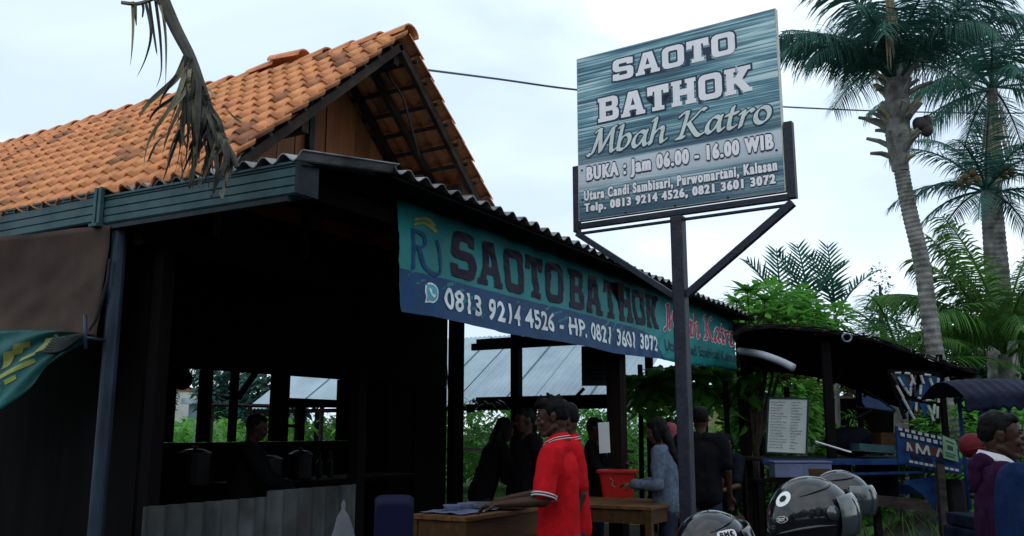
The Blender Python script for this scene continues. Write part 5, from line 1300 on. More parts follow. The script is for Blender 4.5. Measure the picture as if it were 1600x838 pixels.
# woman in grey blue jacket
t_, J, T, k = person('woman in a faded grey blue denim jacket with long black hair behind the wooden table', gxy(1040, 8.5), LEFT-.3, 1.62,
    dict(eL=(.05, .27, 1.08), wL=(.30, .20, 1.08), eR=(.05, -.27, 1.10), wR=(.30, -.14, 1.06), curl=.6), 'grey_cloth', 'jean', 'skin_l', 'long', .012, 1.2, False, (0, .3, .1), .10, bulk=1.08)
t_, J, T, k = person('person in a pink striped headscarf behind the woman in denim', gxy(1047, 9.5), AWAY+.5, 1.58, dict(curl=.5), 'black_cloth', 'jean', 'skin_l', 'hijab', .013, 1.2)
t_, J, T, k = person('person dressed in black standing with the back turned right of the sign post', gxy(1095, 9.0), AWAY-.2, 1.74, dict(curl=.4), 'black_cloth', 'jean', 'skin', 'short', .013, .5, bulk=1.1)
t_, J, T, k = person('boy in a dark shirt sitting at the green table under the vine', gxy(1134, 10.9, -.08), LEFT+.7, 1.55,
    dict(hL=(-.1, .1, .62), hR=(-.1, -.1, .62), kL=(.32, .12, .62), kR=(.32, -.12, .62), aL=(.32, .12, .16), aR=(.32, -.12, .16), eL=(.12, .24, 1.06), wL=(.30, .08, .98), eR=(.12, -.24, 1.06), wR=(.30, -.08, .98), curl=.5), 'dark_cloth', 'jean', 'skin_l', 'short', .012, .5, False, (0, .1, -.3))
# silhouettes inside
t_, J, T, k = person('dark figure bending forward over the counter in front of the field opening', gxy(752, 9.5), RIGHT+.3, 1.68, dict(eL=(.32, .2, 1.02), wL=(.50, .12, .95), eR=(.32, -.2, 1.02), wR=(.50, -.12, .95), curl=.6), 'black_cloth', 'jean', 'skin', 'long', .014, 1.2, False, (0, .35, 0), .38)
t_, J, T, k = person('dark figure with a cap standing between the bending figure and the young man in red', gxy(822, 9.0), LEFT+.5, 1.72, dict(curl=.5), 'black_cloth', 'jean', 'skin', 'short', .014, 1.2, False, (0, .1, 0))
t_, J, T, k = person('dark figure reading a white paper beside the thick brown post', gxy(928, 9.9), RIGHT-.3, 1.64, dict(eL=(.12, .24, 1.10), wL=(.32, .12, 1.20), eR=(.12, -.24, 1.10), wR=(.32, -.10, 1.20), curl=.7), 'black_cloth', 'jean', 'skin', 'short', .014, 1.2, False, (0, .25, 0))
hw = V(t_.location); pp = at(944, 684, 9.6); Rp = Matrix((RTv, FWv, V((0, 0, 1)))).transposed() @ Euler((.1, -.06, .2)).to_matrix()
top('paper_sheet', MB().box(pp, (.12, .004, .32), Rp), M['bwhite'], 'white sheet of paper held up beside the thick brown post', 'paper')
t_, J, T, k = person('cook silhouetted in the rear window with head bowed over the kitchen counter', gxy(378, 8.3), RIGHT+.2, 1.66, dict(eL=(.25, .24, 1.12), wL=(.45, .14, 1.02), eR=(.25, -.24, 1.12), wR=(.45, -.14, 1.02), curl=.6), 'black_cloth', 'jean', 'skin', 'short', .014, 1.2, False, (0, .25, 0), .18, bulk=1.1)
hc = at(279, 588, 9.3); mb = MB(); n = 18; Rh = Euler((.25, 1.05, HEAD)).to_matrix()
vs = [hc+Rh @ V((r_*cos(2*pi*i/n), r_*sin(2*pi*i/n), zz)) for zz, r_ in ((-.02, .02), (-.005, .155), (0, .16), (.06, .09), (.13, .012)) for i in range(n)]
mb.add(vs, [(a*n+i, a*n+(i+1) % n, (a+1)*n+(i+1) % n, (a+1)*n+i) for a in range(4) for i in range(n)]+[tuple(4*n+i for i in range(n)), tuple(n-1-i for i in range(n))])
ht = thing('cone_hat', 'dark cone shaped hat hanging at the leftmost rear window', 'hat', tuple(hc)); part('hat', mb, M['black_cloth'], ht); part('cord', MB().tube([hc, hc+V((0, 0, .9))], .006, 5), M['rope'], ht)
# man in the purple hoodie
t_, J, T, k = person('man in a dark purple hoodie over a white collar looking right beside the parked motorcycle', gxy(1559, 4.3), RIGHT-.40, 1.585,
    dict(curl=.4, eL=(-.03, .25, 1.09), wL=(.05, .25, .86)), 'purple_cloth', 'jean', 'skin', 'short', .009, 1.2, True, (0, .06, -.05), 0, bulk=1.12, hoodie=False)
cN = J['nk']
mb = MB()
for s in (-1, 1):
    P_cap(mb, cN+V((-.075, .05*s, .030)), .034, cN+V((.02, .082*s, -.005)), .030); P_cap(mb, cN+V((.02, .082*s, -.005)), .030, cN+V((.10, .03*s, -.075)), .022)
P_ell(mb, cN+V((-.085, 0, .0)), (.05, .095, .045)); P_ell(mb, cN+V((-.09, 0, -.06)), (.045, .09, .08))
hd_ = link('hood', remesh(mb, .009, 3, .008, 12, 2), t_); hd_.data.materials.append(M['purple_cloth'])
mb = MB(); n = 24; rings = []
for (r_, dz, fx) in ((.063, .052, 0), (.074, .056, 0), (.092, .030, .004), (.098, .020, .006), (.080, .015, .0)):
    rings.append([cN+V((r_*cos(2*pi*i/n)*1.08+.006+fx, r_*sin(2*pi*i/n)*1.04, dz-.055*max(0, cos(2*pi*i/n))**1.5+.020*max(0, -cos(2*pi*i/n)))) for i in range(n)])
mb.add([p for r_ in rings for p in r_], [(a*n+i, a*n+(i+1) % n, (a+1)*n+(i+1) % n, (a+1)*n+i) for a in range(4) for i in range(n)])
part('white_collar', mb, M['white_cloth'], t_, True, True)
# person in blue jacket at the right edge, nearer than the man
t_, J, T, k = person('person in a dark blue jacket cropped by the right edge of the picture', gxy(1648, 3.55), AWAY+.1, 1.60, dict(curl=.4), 'blue_cloth', 'jean', 'skin', 'short', .012, 1.2, False, (0, 0, 0), .0, bulk=1.2)
# ================================================================== TABLES, TRAY, BUCKET, STOOL
def ztable(name, label, cat, c, L_, W_, h, m='wood_table', apron=.12):
    """c = corner nearest the camera (min x, min y); spans +X by L_, +Y by W_"""
    t_ = thing(name, label, cat, (c[0]+L_/2, c[1]+W_/2, 0))
    n = 4
    for i in range(n):
        w_ = W_/n; part('top_plank', MB().box((c[0]+L_/2, c[1]+w_*(i+.5), h-.014-.001*(i % 2)), (L_, w_-.004, .028), None, .003), M['table_top' if m == 'wood_table' else m], t_)
    part('apron', MB().box((c[0]+.035, c[1]+W_/2, h-.03-apron/2), (.022, W_-.14, apron)), M[m], t_)
    part('apron', MB().box((c[0]+L_-.035, c[1]+W_/2, h-.03-apron/2), (.022, W_-.14, apron)), M[m], t_)
    part('apron', MB().box((c[0]+L_/2, c[1]+.035, h-.03-apron/2), (L_-.14, .022, apron)), M[m], t_)
    part('apron', MB().box((c[0]+L_/2, c[1]+W_-.035, h-.03-apron/2), (L_-.14, .022, apron)), M[m], t_)
    for (x_, y_) in ((.04, .04), (L_-.04, .04), (.04, W_-.04), (L_-.04, W_-.04)):
        part('leg', MB().box((c[0]+x_, c[1]+y_, (h-.03)/2), (.06, .06, h-.03), None, .004), M[m], t_)
    return t_
zt_ = .86; c = hz(1018, 793, zt_); e_ = hz(1057, 781, zt_); l_ = hz(905, 786, zt_)
tb2 = ztable('wooden_table', 'plain brown wooden table carrying the red plastic basket', 'table', (c.x, c.y), max(.5, e_.x-c.x), 1.25, zt_)
# red basket
bkp = hz(966, 776, zt_); bt = thing('plastic_basket', 'bright red plastic basket with side slots standing on the wooden table', 'basket', (bkp.x, bkp.y, zt_), radians(-14)+IR)
def tub(mb, L0, W0, L1, W1, h, z0=0, th=.006, rim=.018, c=.035):
    def ring(L_, W_, z):
        o = []
        for (sx_, sy_, a0) in ((1, 1, 0), (-1, 1, 90), (-1, -1, 180), (1, -1, 270)):
            for k in range(4): a = radians(a0+k*30); o.append(V((sx_*(L_/2-c)+c*cos(a), sy_*(W_/2-c)+c*sin(a), z)))
        return o
    R_ = [ring(L0-2*th, W0-2*th, z0+th), ring(L1-2*th, W1-2*th, z0+h), ring(L1+2*rim, W1+2*rim, z0+h+.002), ring(L1+2*rim, W1+2*rim, z0+h-.016), ring(L1+.002, W1+.002, z0+h-.014), ring(L0, W0, z0)]
    n = 16; mb.add([p for r in R_ for p in r], [(a*n+i, a*n+(i+1) % n, (a+1)*n+(i+1) % n, (a+1)*n+i) for a in range(5) for i in range(n)]+[tuple(range(n)), tuple(5*n+n-1-i for i in range(n))])
mb = MB(); tub(mb, .29, .24, .355, .29, .25); part('tub', mb, M['red_plastic'], bt, False, True)
mb = MB(); tub(mb, .355, .29, .36, .295, .008, .252, .003, .022); mb.box((0, 0, .258), (.34, .28, .004)); part('lid', mb, M['red_plastic'], bt, False, True)
for i in range(4):
    for j in range(2):
        f_ = (.13+.05*j); sz = .032; q = MB(); Rr = Euler((0, 0, 0)).to_matrix(); yy = -.06+i*.038; xx = .145+.033*(f_/.25)+.0035
        q.box((xx, yy, f_), (.004, .018, sz), Euler((0, .13, 0)).to_matrix()); part('slot', q, M['black'], bt, False, True)
mb = MB(); mb.tube([(-.06, -.149, .19), (-.03, -.146, .16), (-.045, -.143, .12), (-.01, -.142, .10)], .003, 5); part('scuff_mark', mb, M['white_old'], bt, False, True)
# left counter
zc = .95; c = hz(729, 809, zc); r_ = hz(834, 791, zc); l_ = hz(650, 790, zc)
tb1 = ztable('wooden_counter', 'low brown wooden counter with the metal tray in front of the young man in red', 'counter', (c.x, c.y), 1.5, .48, zc, 'wood_table', .16)
tp = hz(782, 795, zc+.012); tr = thing('metal_tray', 'large shallow metal tray lying on the wooden counter', 'tray', (tp.x+.1, tp.y+.1, zc), IR-.1)
mb = MB(); tub(mb, .36, .26, .44, .34, .035, 0, .003, .012, .04); part('tray', mb, M['silver'], tr, False, True)
tp2 = hz(700, 800, zc); 
mb = MB(); mb.slab(lambda a, b: V((c.x+.10+a*.5, c.y+.09+b*.36, zc+.012+.012*noise.noise(V((a*5, b*5, 2))))), 14, 10, .002, (0, 0, 1))
top('plastic_sheet', mb, M['lilac_plastic'], 'crumpled bluish plastic sheet spread on the counter left of the tray', 'plastic sheet', True)
# stool
sp = at(622, 770, 5.6); st = thing('plastic_chair', 'dark blue plastic chair with rounded back beside the corrugated half wall', 'chair', (sp.x, sp.y, 0), AWAY)
zb_ = sp.z
mb = MB(); mb.slab(lambda a, b: V((-.20+.03*b-.004*sin(pi*a), -.115+a*.23,   .62+b*(zb_-.62)-.022*(abs(a-.5)*2)**6*b)), 10, 8, .01, (-1, 0, 0)); part('backrest', mb, M['blue_plastic'], st, True, True)
mb = MB(); mb.box((0, 0, .60), (.38, .36, .025), None, .01); part('seat', mb, M['blue_plastic'], st, False, True)
for (x_, y_) in ((-.17, -.15), (.17, -.15), (-.17, .15), (.17, .15)): part('leg', MB().tube([(x_, y_, .6), (x_*1.15, y_*1.15, 0)], [.022, .016], 8), M['blue_plastic'], st, True, True)
# plastic bag hanging by the half wall
bp_ = at(537, 782, 5.3); bg_ = thing('plastic_bag', 'translucent knotted plastic bag hanging at the right end of the half wall', 'bag', tuple(bp_-V((0, 0, .35))))
pr = [(0, .006), (-.02, .012), (-.05, .010), (-.09, .035), (-.16, .055), (-.24, .075), (-.31, .080), (-.35, .05), (-.36, .01)]
n = 16; vs = [bp_+V((r_*cos(2*pi*i/n)*(1+.18*sin(i*2.2+z_*20)), r_*sin(2*pi*i/n)*(1+.18*cos(i*1.7)), z_)) for z_, r_ in pr for i in range(n)]
part('bag', MB().add(vs, [(a*n+i, a*n+(i+1) % n, (a+1)*n+(i+1) % n, (a+1)*n+i) for a in range(len(pr)-1) for i in range(n)]), M['plastic_clear'], bg_, True)
part('hook_string', MB().tube([bp_+V((0, 0, .0)), hy(541, 756, 1.50)], .003, 5), M['rope'], bg_)
# dark poster hanging from the eave beam
pc_ = at(935, 572, 10.2)
mb = MB(); mb.slab(lambda a, b: pc_+RTv*(-.19+a*.38)+V((0, 0, .225-b*.45))+FWv*(.02*sin(a*5+b*2)), 8, 6, .002, FWv*-1)
ps = thing('hanging_poster', 'dark grey printed sheet hanging under the banner left of the thick post', 'poster', tuple(pc_)); part('sheet', mb, M['gutter_in'], ps)
for i, w_ in enumerate((.20, .26, .24, .0, .28, .25, .16)):
    if w_: part('text_row', MB().box(pc_+RTv*.0+V((0, 0, .15-i*.05))-FWv*.025, (w_, .002, .012), Matrix((RTv, FWv, V((0, 0, 1)))).transposed()), M['wood_dark'], ps)
part('string', MB().tube([pc_+V((0, 0, .22)), pc_+V((0, 0, .62))], .004, 5), M['rope'], ps)
# green table under the vine
gt_ = ztable('green_table', 'green painted table in front of the sitting boy under the vine', 'table', (hz(1135, 722, .98).x-.9, hz(1135, 722, .98).y-.35), 1.5, .6, .98, 'green_paint', .12)

# ================================================================== OX CART (painted cart with woven vault roof)
Dc = 11.5; U0 = 1330; sc_ = Dc/1400; corg = at(U0, 675, Dc)
cart = thing('ox_cart', 'blue painted wooden cart with a dark woven vault roof used as a food stall', 'cart', (corg.x, corg.y, 0), IR)
YS = 1 if (Matrix.Rotation(IR, 3, 'Z') @ V((0, 1, 0))).dot(FWv) > 0 else -1
def cx(u): return (u-U0)*sc_*.99
def cz(v): return 1.5-(v-675)*sc_
def C(u, v, y=0):
    r_ = ray(u, v); f_ = r_.dot(FWv); dep = Dc+y*YS
    return V((r_.dot(RTv)/f_*dep-(corg-C0).dot(RTv), y, EYE+r_.z/f_*dep))
def cpart(name, mb, m, parent=None, smooth=False, **k): return part(name, mb, M[m], parent or cart, smooth, True, **k)
# local axes: x right in the picture, y away? (heading IR turns +X to RTv, so +Y = left normal of it)
prof = [(1146, 523), (1165, 513), (1200, 509), (1250, 512), (1300, 517), (1350, 526), (1400, 540), (1450, 558), (1500, 573), (1530, 581)]
PR = smooth_path([C(u, v, -.55*YS) for u, v in prof], 6)
def roofp(a, b):
    f = a*(len(PR)-1); i = min(int(f), len(PR)-2); p = PR[i].lerp(PR[i+1], f-i)
    y_ = -.55+b*2.1; drop = .10*(b-.25)**2+.62*max(0, b-.3)**1.7
    return V((p.x+.62*b*(1-a), y_*YS, p.z+.05*sin(pi*min(1, b*1.2))-drop+.012*noise.noise(V((a*14, b*9, 2)))))
mb = MB(); mb.slab(roofp, 60, 24, .03, (0, 0, 1)); rfp = cpart('woven_roof', mb, 'mat_roof', None, False)
# split bamboo strips of the edge and ribs
for j in range(4):
    mb = MB(); mb.tube([roofp(a/40, .002+.012*j)+V((0, -.01*YS, .018-.022*j+.006*sin(a*1.7+j))) for a in range(41)], .011, 5); cpart('edge_strip', mb, 'wood_grey' if j == 1 else 'mat_roof', rfp)
for j in range(1, 9):
    mb = MB(); mb.tube([roofp(a/30, j*.11)+V((0, 0, -.045)) for a in range(31)], .016, 5); cpart('roof_lath', mb, 'mat_roof', rfp)
for j in range(9):
    mb = MB(); a = .04+j*.115; mb.tube([roofp(a, b/12)+V((0, 0, -.065)) for b in range(13)], .018, 5); cpart('roof_rib', mb, 'wood_dark', rfp)
rt2 = random.Random(6)
for j in range(26):
    a = rt2.uniform(.3, .98); p = roofp(a, .0)+V((0, -.02*YS, rt2.uniform(-.03, .04))); d = V((rt2.uniform(-1, 1), -.2*YS, rt2.uniform(-.3, .5))).normalized()*rt2.uniform(.04, .11)
    cpart('loose_strip', MB().tube([p, p+d], [.008, .003], 4), 'wood_grey' if j % 3 else 'white_old', rfp)
mb = MB(); rc_ = C(1323, 528, -.60*YS); mb.tube([rc_+V((.055*cos(2*pi*i/14), 0, .05*sin(2*pi*i/14))) for i in range(15)], .014, 6); cpart('metal_ring', mb, 'silver', rfp)
# posts
for (u, y_, v0) in ((1283, -.35, 540), (1276, 1.15, 600), (1170, 1.1, 590), (1456, -.35, 560), (1400, 1.15, 600)):
    cpart('post', MB().box((cx(u), y_*YS, (cz(v0)+1.18)/2), (.11 if y_ < 0 and u < 1300 else .06, .06, cz(v0)-1.18)), 'wood_dark')
cpart('inner_panel', MB().box((cx(1330)+.1, 1.2*YS, 1.75), (.02, .02, .02)), 'wood_dark') if False else None
# dark side board behind the menu board
cpart('brace_board', MB().bar(C(1300, 600, .2*YS), C(1350, 530, .2*YS), .03, .16, V((0, 1, 0))), 'wood_dark')
# deck
zd = cz(714)
for j in range(6):
    cpart('deck_plank', MB().box((cx(1338), (-.45+.28*j)*YS, zd-.02-.002*(j % 2)), (2.62, .272, .035)), 'wood_grey' if j else 'blue_paint')
cpart('side_rail', MB().box((cx(1335), -.62*YS, zd-.03), (2.7, .05, .07), None, .006), 'blue_paint')
cpart('side_board', MB().bar(C(1318, 741, -.56*YS), C(1500, 736, -.56*YS), .03, .11, V((0, 1, 0))), 'blue_paint')
cpart('side_board', MB().bar(C(1210, 752, -.30*YS), C(1340, 744, -.30*YS), .03, .09, V((0, 1, 0))), 'wood_grey')
for (u0, u1, v1, y_) in ((1215, 1262, 800, .2), (1270, 1330, 775, .3), (1336, 1404, 788, .15)):
    cpart('hanging_sacking', MB().slab(lambda a, b, u0=u0, u1=u1, v1=v1, y_=y_: C(u0+(u1-u0)*a, 722+(v1-722+8*sin(a*7))*b, (y_+.04*sin(a*11+b*3))*YS), 12, 5, .004, (0, -YS, 0)), 'dark_cloth')
cpart('axle_beam', MB().box((cx(1380), .3*YS, zd-.40), (1.6, .12, .12)), 'blue_paint')
cpart('draw_beam', MB().bar(C(1240, 770, -.3*YS), C(1450, 790, -.75*YS), .10, .12), 'wood_grey')
cpart('draw_beam', MB().bar(C(1240, 770, .7*YS), C(1450, 790, .65*YS), .10, .12), 'wood_grey')
for (u, y_) in ((1421, -.72), (1287, -.40), (1200, -.5), (1200, 1.0), (1410, 1.0)):
    cpart('prop_post', MB().box((cx(u), y_*YS, (zd-.06)/2), (.085, .085, zd-.06)), 'wood_grey')
cpart('skirt_board', MB().add([C(1412, 752, -.60*YS), C(1470, 742, -.60*YS), C(1462, 800, -.60*YS), C(1440, 772, -.60*YS)], [(0, 1, 2, 3)]), 'blue_paint')
# wheels
def wheel(parent, c, r, w_, yaw, m_t='tyre', spokes=10, nm='wheel', hub='wood_grey'):
    R = Matrix.Rotation(yaw, 3, 'Z'); n = 32; mb = MB(); pr = [(r*.80, -w_/2), (r*.95, -w_/2), (r, -w_*.3), (r, w_*.3), (r*.95, w_/2), (r*.80, w_/2)]
    vs = [V(c)+R @ V((cos(2*pi*i/n)*a, b, sin(2*pi*i/n)*a)) for a, b in pr for i in range(n)]; K = len(pr)
    mb.add(vs, [(j*n+i, j*n+(i+1) % n, ((j+1) % K)*n+(i+1) % n, ((j+1) % K)*n+i) for j in range(K) for i in range(n)])
    W_ = cpart_or(parent, nm, mb, m_t)
    mb = MB(); pr = [(r*.68, -w_*.3), (r*.80, -w_*.35), (r*.80, w_*.35), (r*.68, w_*.3)]
    vs = [V(c)+R @ V((cos(2*pi*i/n)*a, b, sin(2*pi*i/n)*a)) for a, b in pr for i in range(n)]; K = 4
    mb.add(vs, [(j*n+i, j*n+(i+1) % n, ((j+1) % K)*n+(i+1) % n, ((j+1) % K)*n+i) for j in range(K) for i in range(n)]); cpart_or(W_, 'rim', mb, hub)
    mb = MB(); mb.tube([V(c)+R @ V((0, -w_*.7, 0)), V(c)+R @ V((0, w_*.7, 0))], r*.15, 12); cpart_or(W_, 'hub', mb, hub)
    for s_ in range(spokes):
        a = 2*pi*s_/spokes; mb = MB(); mb.tube([V(c)+R @ V((cos(a)*r*.12, 0, sin(a)*r*.12)), V(c)+R @ V((cos(a)*r*.72, 0, sin(a)*r*.72))], r*.035 if spokes < 14 else .004, 5); cpart_or(W_, 'spoke', mb, hub)
    return W_
def cpart_or(parent, nm, mb, m): return part(nm, mb, M[m], parent, False, True)
wheel(cart, (cx(1463), -.35*YS, .47), .47, .20, radians(68)); wheel(cart, (cx(1463)-.9, .9*YS, .47), .47, .20, radians(68))
# painted lower tailboard (M pattern) and the hanging pattern panel
Lb = thing; p0, p1, p2, p3 = C(1400, 666, -.66*YS), C(1496, 688, -.70*YS), C(1503, 742, -.70*YS), C(1404, 724, -.66*YS)
nY = V((0, -YS, 0))
def bil(q, a, b, l=0): return q[0].lerp(q[1], a).lerp(q[3].lerp(q[2], a), b)+nY*l
Q = (p0, p1, p2, p3); mb = MB(); mb.slab(lambda a, b: bil(Q, a, b), 1, 1, .04, nY); tbd = cpart('painted_board', mb, 'blue_paint')
def patch(Q, pts, m, l, nm='painted_mark', par=None): cpart_or(par, nm, MB().add([bil(Q, a, b, l) for a, b in pts]+[bil(Q, a, b, l-.006) for a, b in pts], [tuple(range(len(pts))), tuple(range(2*len(pts)-1, len(pts)-1, -1))]+[(i, len(pts)+i, len(pts)+(i+1) % len(pts), (i+1) % len(pts)) for i in range(len(pts))]), m)
patch(Q, [(.12, .36), (.82, .34), (.82, .62), (.12, .64)], 'maroon_paint', .008, 'painted_field', tbd)
for k_ in range(9):
    a = .02+k_*.106; patch(Q, [(a, .02), (a+.066, .02), (a+.066, .10), (a, .10)], 'white_old', .03, 'white_block', tbd); patch(Q, [(a+.03, .15), (a+.096, .15), (a+.096, .25), (a+.03, .25)], 'white_old', .03, 'white_block', tbd)
    patch(Q, [(a+.066, .02), (a+.106, .02), (a+.106, .10), (a+.066, .10)], 'black', .03, 'black_block', tbd)
for k_ in range(10):
    a = .16+k_*.08; patch(Q, [(a, .86), (a+.058, .86), (a+.058, .93), (a, .93)], 'white_old', .03, 'white_block', tbd)
def strokeb(Q, a0, b0, a1, b1, w_, m, l, par):
    d = V((a1-a0, (b1-b0)*.56, 0)).normalized(); n_ = V((-d.y, d.x/.56*.56, 0))*w_/2
    patch(Q, [(a0+n_.x, b0+n_.y/.56), (a1+n_.x, b1+n_.y/.56), (a1-n_.x, b1-n_.y/.56), (a0-n_.x, b0-n_.y/.56)], m, l, 'painted_stroke', par)
for pts in (((.15, .62), (.17, .38)), ((.30, .64), (.31, .36)), ((.31, .36), (.40, .62)), ((.40, .62), (.48, .36)), ((.48, .36), (.50, .62)), ((.62, .62), (.68, .36)), ((.68, .36), (.76, .60)), ((.22, .60), (.18, .42))):
    strokeb(Q, *pts[0], *pts[1], .035, 'white_old', .020, tbd)
for a in (.20, .42, .60): patch(Q, [(a, .70), (a+.12, .70), (a+.13, .82), (a+.01, .82)], 'black', .006, 'painted_mark', tbd)
Qp = (C(1473, 680, -.76*YS), C(1494, 690, -.76*YS), C(1498, 722, -.76*YS), C(1474, 716, -.76*YS)); mb = MB(); mb.slab(lambda a, b: bil(Qp, a, b), 1, 1, .01, nY)
gp_ = cpart('green_poster', mb, 'green_paper')
for (a, b, w_, h_) in ((.2, .15, .6, .06), (.3, .35, .4, .2), (.15, .7, .7, .05), (.2, .82, .55, .05)): patch(Qp, [(a, b), (a+w_, b), (a+w_, b+h_), (a, b+h_)], 'bdark', .003, 'printed_mark', gp_)
# hanging pattern panel: dark blue triangles between white rods
Qh = (C(1388, 580, -.60*YS), C(1466, 585, -.60*YS), C(1466, 662, -.60*YS), C(1414, 655, -.60*YS))
hpn = cpart('pattern_frame', MB().bar(bil(Qh, 0, 0), bil(Qh, 1, 0), .04, .05).bar(bil(Qh, 1, 0), bil(Qh, 1, 1), .03, .04).bar(bil(Qh, 0, 0), bil(Qh, 0, 1), .03, .04).bar(bil(Qh, .0, .55), bil(Qh, 1, .6), .03, .04), 'wood_dark')
for pl in ([(.05, .05), (.42, .03), (.30, .50)], [(.42, .5), (.95, .5), (.70, .08)], [(.62, .03), (.98, .05), (.95, .45)], [(.05, .58), (.42, .60), (.20, .90)], [(.50, .62), (.75, .62), (.62, .92)]): patch(Qh, pl, 'navy', .01, 'dark_triangle', hpn)
for pl in ([(.30, .1), (.55, .05), (.42, .45)], [(.45, .62), (.55, .9), (.40, .8)]): patch(Qh, pl, 'maroon_paint', .012, 'dark_triangle', hpn)
rods = [(.02, .05, .08, .3), (.05, .3, .12, .55), (.10, .55, .18, .78), (.18, .80, .26, .98), (.42, .05, .46, .25), (.36, .30, .46, .12), (.30, .50, .36, .32), (.46, .25, .42, .48), (.62, .05, .66, .22), (.60, .25, .55, .45), (.98, .08, .96, .3), (.96, .35, .98, .58), (.80, .10, .86, .28), (.86, .3, .92, .45), (.28, .6, .22, .75), (.42, .62, .36, .8), (.48, .52, .62, .56), (.66, .56, .80, .54), (.70, .66, .78, .8), (.88, .62, .84, .82), (.95, .66, .94, .9), (.34, .78, .30, .94), (.14, .12, .20, .30), (.22, .33, .28, .46), (.78, .82, .82, .96), (.10, .04, .22, .03), (.30, .03, .40, .03), (.70, .03, .82, .04)]
for i, (a0, b0, a1, b1) in enumerate(rods): cpart_or(hpn, 'white_rod' , MB().tube([bil(Qh, a0, b0, .03), bil(Qh, a1, b1, .03)], .016, 6), 'white_old' if i % 7 else 'wood_grey')
for a_ in (.2, .62, .86): cpart_or(hpn, 'hanging_string', MB().tube([bil(Qh, a_, 1-.1), bil(Qh, a_, 1.08)], .004, 5), 'rope')
# things on and under the cart
def ctop(name, mb, m, label, cat, smooth=False, group=None):
    R = Matrix.Translation(V(cart.location)) @ Matrix.Rotation(IR, 4, 'Z'); mb.v = [tuple(R @ V(p)) for p in mb.v]; return top(name, mb, M[m], label, cat, smooth, group)
Rw = Matrix.Translation(V(cart.location)) @ Matrix.Rotation(IR, 4, 'Z')
wbq = (C(1201, 622, -.46*YS), C(1263, 623, -.50*YS), C(1260, 710, -.60*YS), C(1197, 707, -.60*YS))
wb = thing('menu_board', 'whiteboard with a handwritten price list leaning on the left end of the blue cart deck', 'menu board', tuple(Rw @ wbq[3]))
def wpart(nm, mb, m, par): mb.v = [tuple(Rw @ V(p)) for p in mb.v]; return part(nm, mb, M[m], par)
mb = MB(); mb.slab(lambda a, b: bil(wbq, a, b), 1, 1, .012, nY); wpart('board', mb, 'board_white', wb)
for e0, e1 in (((0, 0), (1, 0)), ((1, 0), (1, 1)), ((0, 1), (1, 1)), ((0, 0), (0, 1))): wpart('frame_strip', MB().bar(bil(wbq, *e0, .004), bil(wbq, *e1, .004), .018, .018), 'gutter_in', wb)
rw_ = random.Random(12)
for i in range(17):
    b = .07+i*.052
    mb = MB(); a = .07; 
    for (a, e_) in ((.07, rw_.uniform(.3, .5)), (.58, rw_.uniform(.66, .86))):
        x_ = a
        while x_ < e_:
            l_ = rw_.uniform(.015, .04); zb2 = b+rw_.uniform(-.006, .006)
            mb.add([bil(wbq, x_, zb2, .0035), bil(wbq, x_+l_, zb2+rw_.uniform(-.006, .006), .0035), bil(wbq, x_+l_, zb2+.016, .0035), bil(wbq, x_, zb2+.010, .0035)], [(0, 1, 2, 3)]); x_ += l_+rw_.uniform(.006, .02)
    q = wpart('handwriting', mb, 'ink', wb); q['kind'] = 'stuff'
for i, (u, lab) in enumerate(((1229, 'cloudy plastic box with lid, left of the pair below the menu board'), (1273, 'cloudy plastic box with lid, right of the pair below the menu board'))):
    t_ = thing('storage_box', lab, 'box', tuple(Rw @ C(u, 748, -.86*YS)), IR, 'plastic boxes below the menu board')
    part('tub', MB().box((0, 0, .095), (.33, .24, .16), None, .012), M['lilac_plastic'], t_, False, True); part('lid', MB().box((0, 0, .19), (.35, .26, .022), None, .008), M['lilac_plastic'], t_, False, True)
    if i: part('contents', MB().box((.02, -.119*YS, .075), (.25, .006, .08)), M['wood_table'], t_, False, True)
bx_ = Rw @ C(1250, 748, -.86*YS)
bench = thing('low_bench', 'dark wooden bench under the plastic boxes', 'bench', (bx_.x, bx_.y, 0), IR)
part('seat', MB().box((0, 0, bx_.z-.02), (1.1, .34, .035)), M['wood_dark'], bench, False, True)
for (x_, y_) in ((-.5, -.12), (.5, -.12), (-.5, .12), (.5, .12)): part('leg', MB().box((x_, y_, (bx_.z-.04)/2), (.06, .06, bx_.z-.04)), M['wood_dark'], bench, False, True)
ctop('grey_sheet', MB().bar(C(1332, 704, -.4*YS), C(1392, 708, -.3*YS), .5, .012).bar(C(1336, 699, -.1*YS), C(1390, 703, -.1*YS), .3, .10), 'gutter', 'grey folded sheet lying on the middle of the cart deck', 'sheet')
ctop('white_stick', MB().tube([C(1274, 690, -.5*YS), C(1330, 707, -.55*YS)], .011, 6), 'bwhite', 'thin white stick leaning on the cart deck beside the menu board', 'stick')
ctop('carton', MB().box(C(1395, 690, .2*YS), (.42, .3, .22)), 'wood_table', 'brown carton standing on the cart deck under the patterned panel', 'carton')
ctop('dark_sack', MB().sph(C(1330, 690, .6*YS), (.35, .3, .2), 14, 8), 'dark_cloth', 'dark cloth bundle on the rear of the cart deck', 'bundle', True)
ctop('awning_pole', MB().tube([C(1350, 610, .8*YS), C(1398, 640, -.1*YS)], .014, 6).tube([C(1338, 638, .8*YS), C(1398, 642, -.1*YS)], .018, 6).tube([C(1332, 655, .8*YS), C(1362, 640, .4*YS)], .012, 6), 'silver', 'thin light metal awning poles crossing under the cart roof', 'pole') if False else None
aw = thing('awning_frame', 'thin light metal awning poles crossing under the cart roof', 'pole frame', tuple(Rw @ C(1398, 642, .3*YS)))
for a_, b_ in ((C(1350, 608, .9*YS), C(1400, 642, .3*YS)), (C(1338, 636, .9*YS), C(1400, 644, .3*YS)), (C(1332, 656, .9*YS), C(1362, 641, .8*YS))): wpart('pole', MB().tube([a_, b_], .013, 6), 'silver', aw)
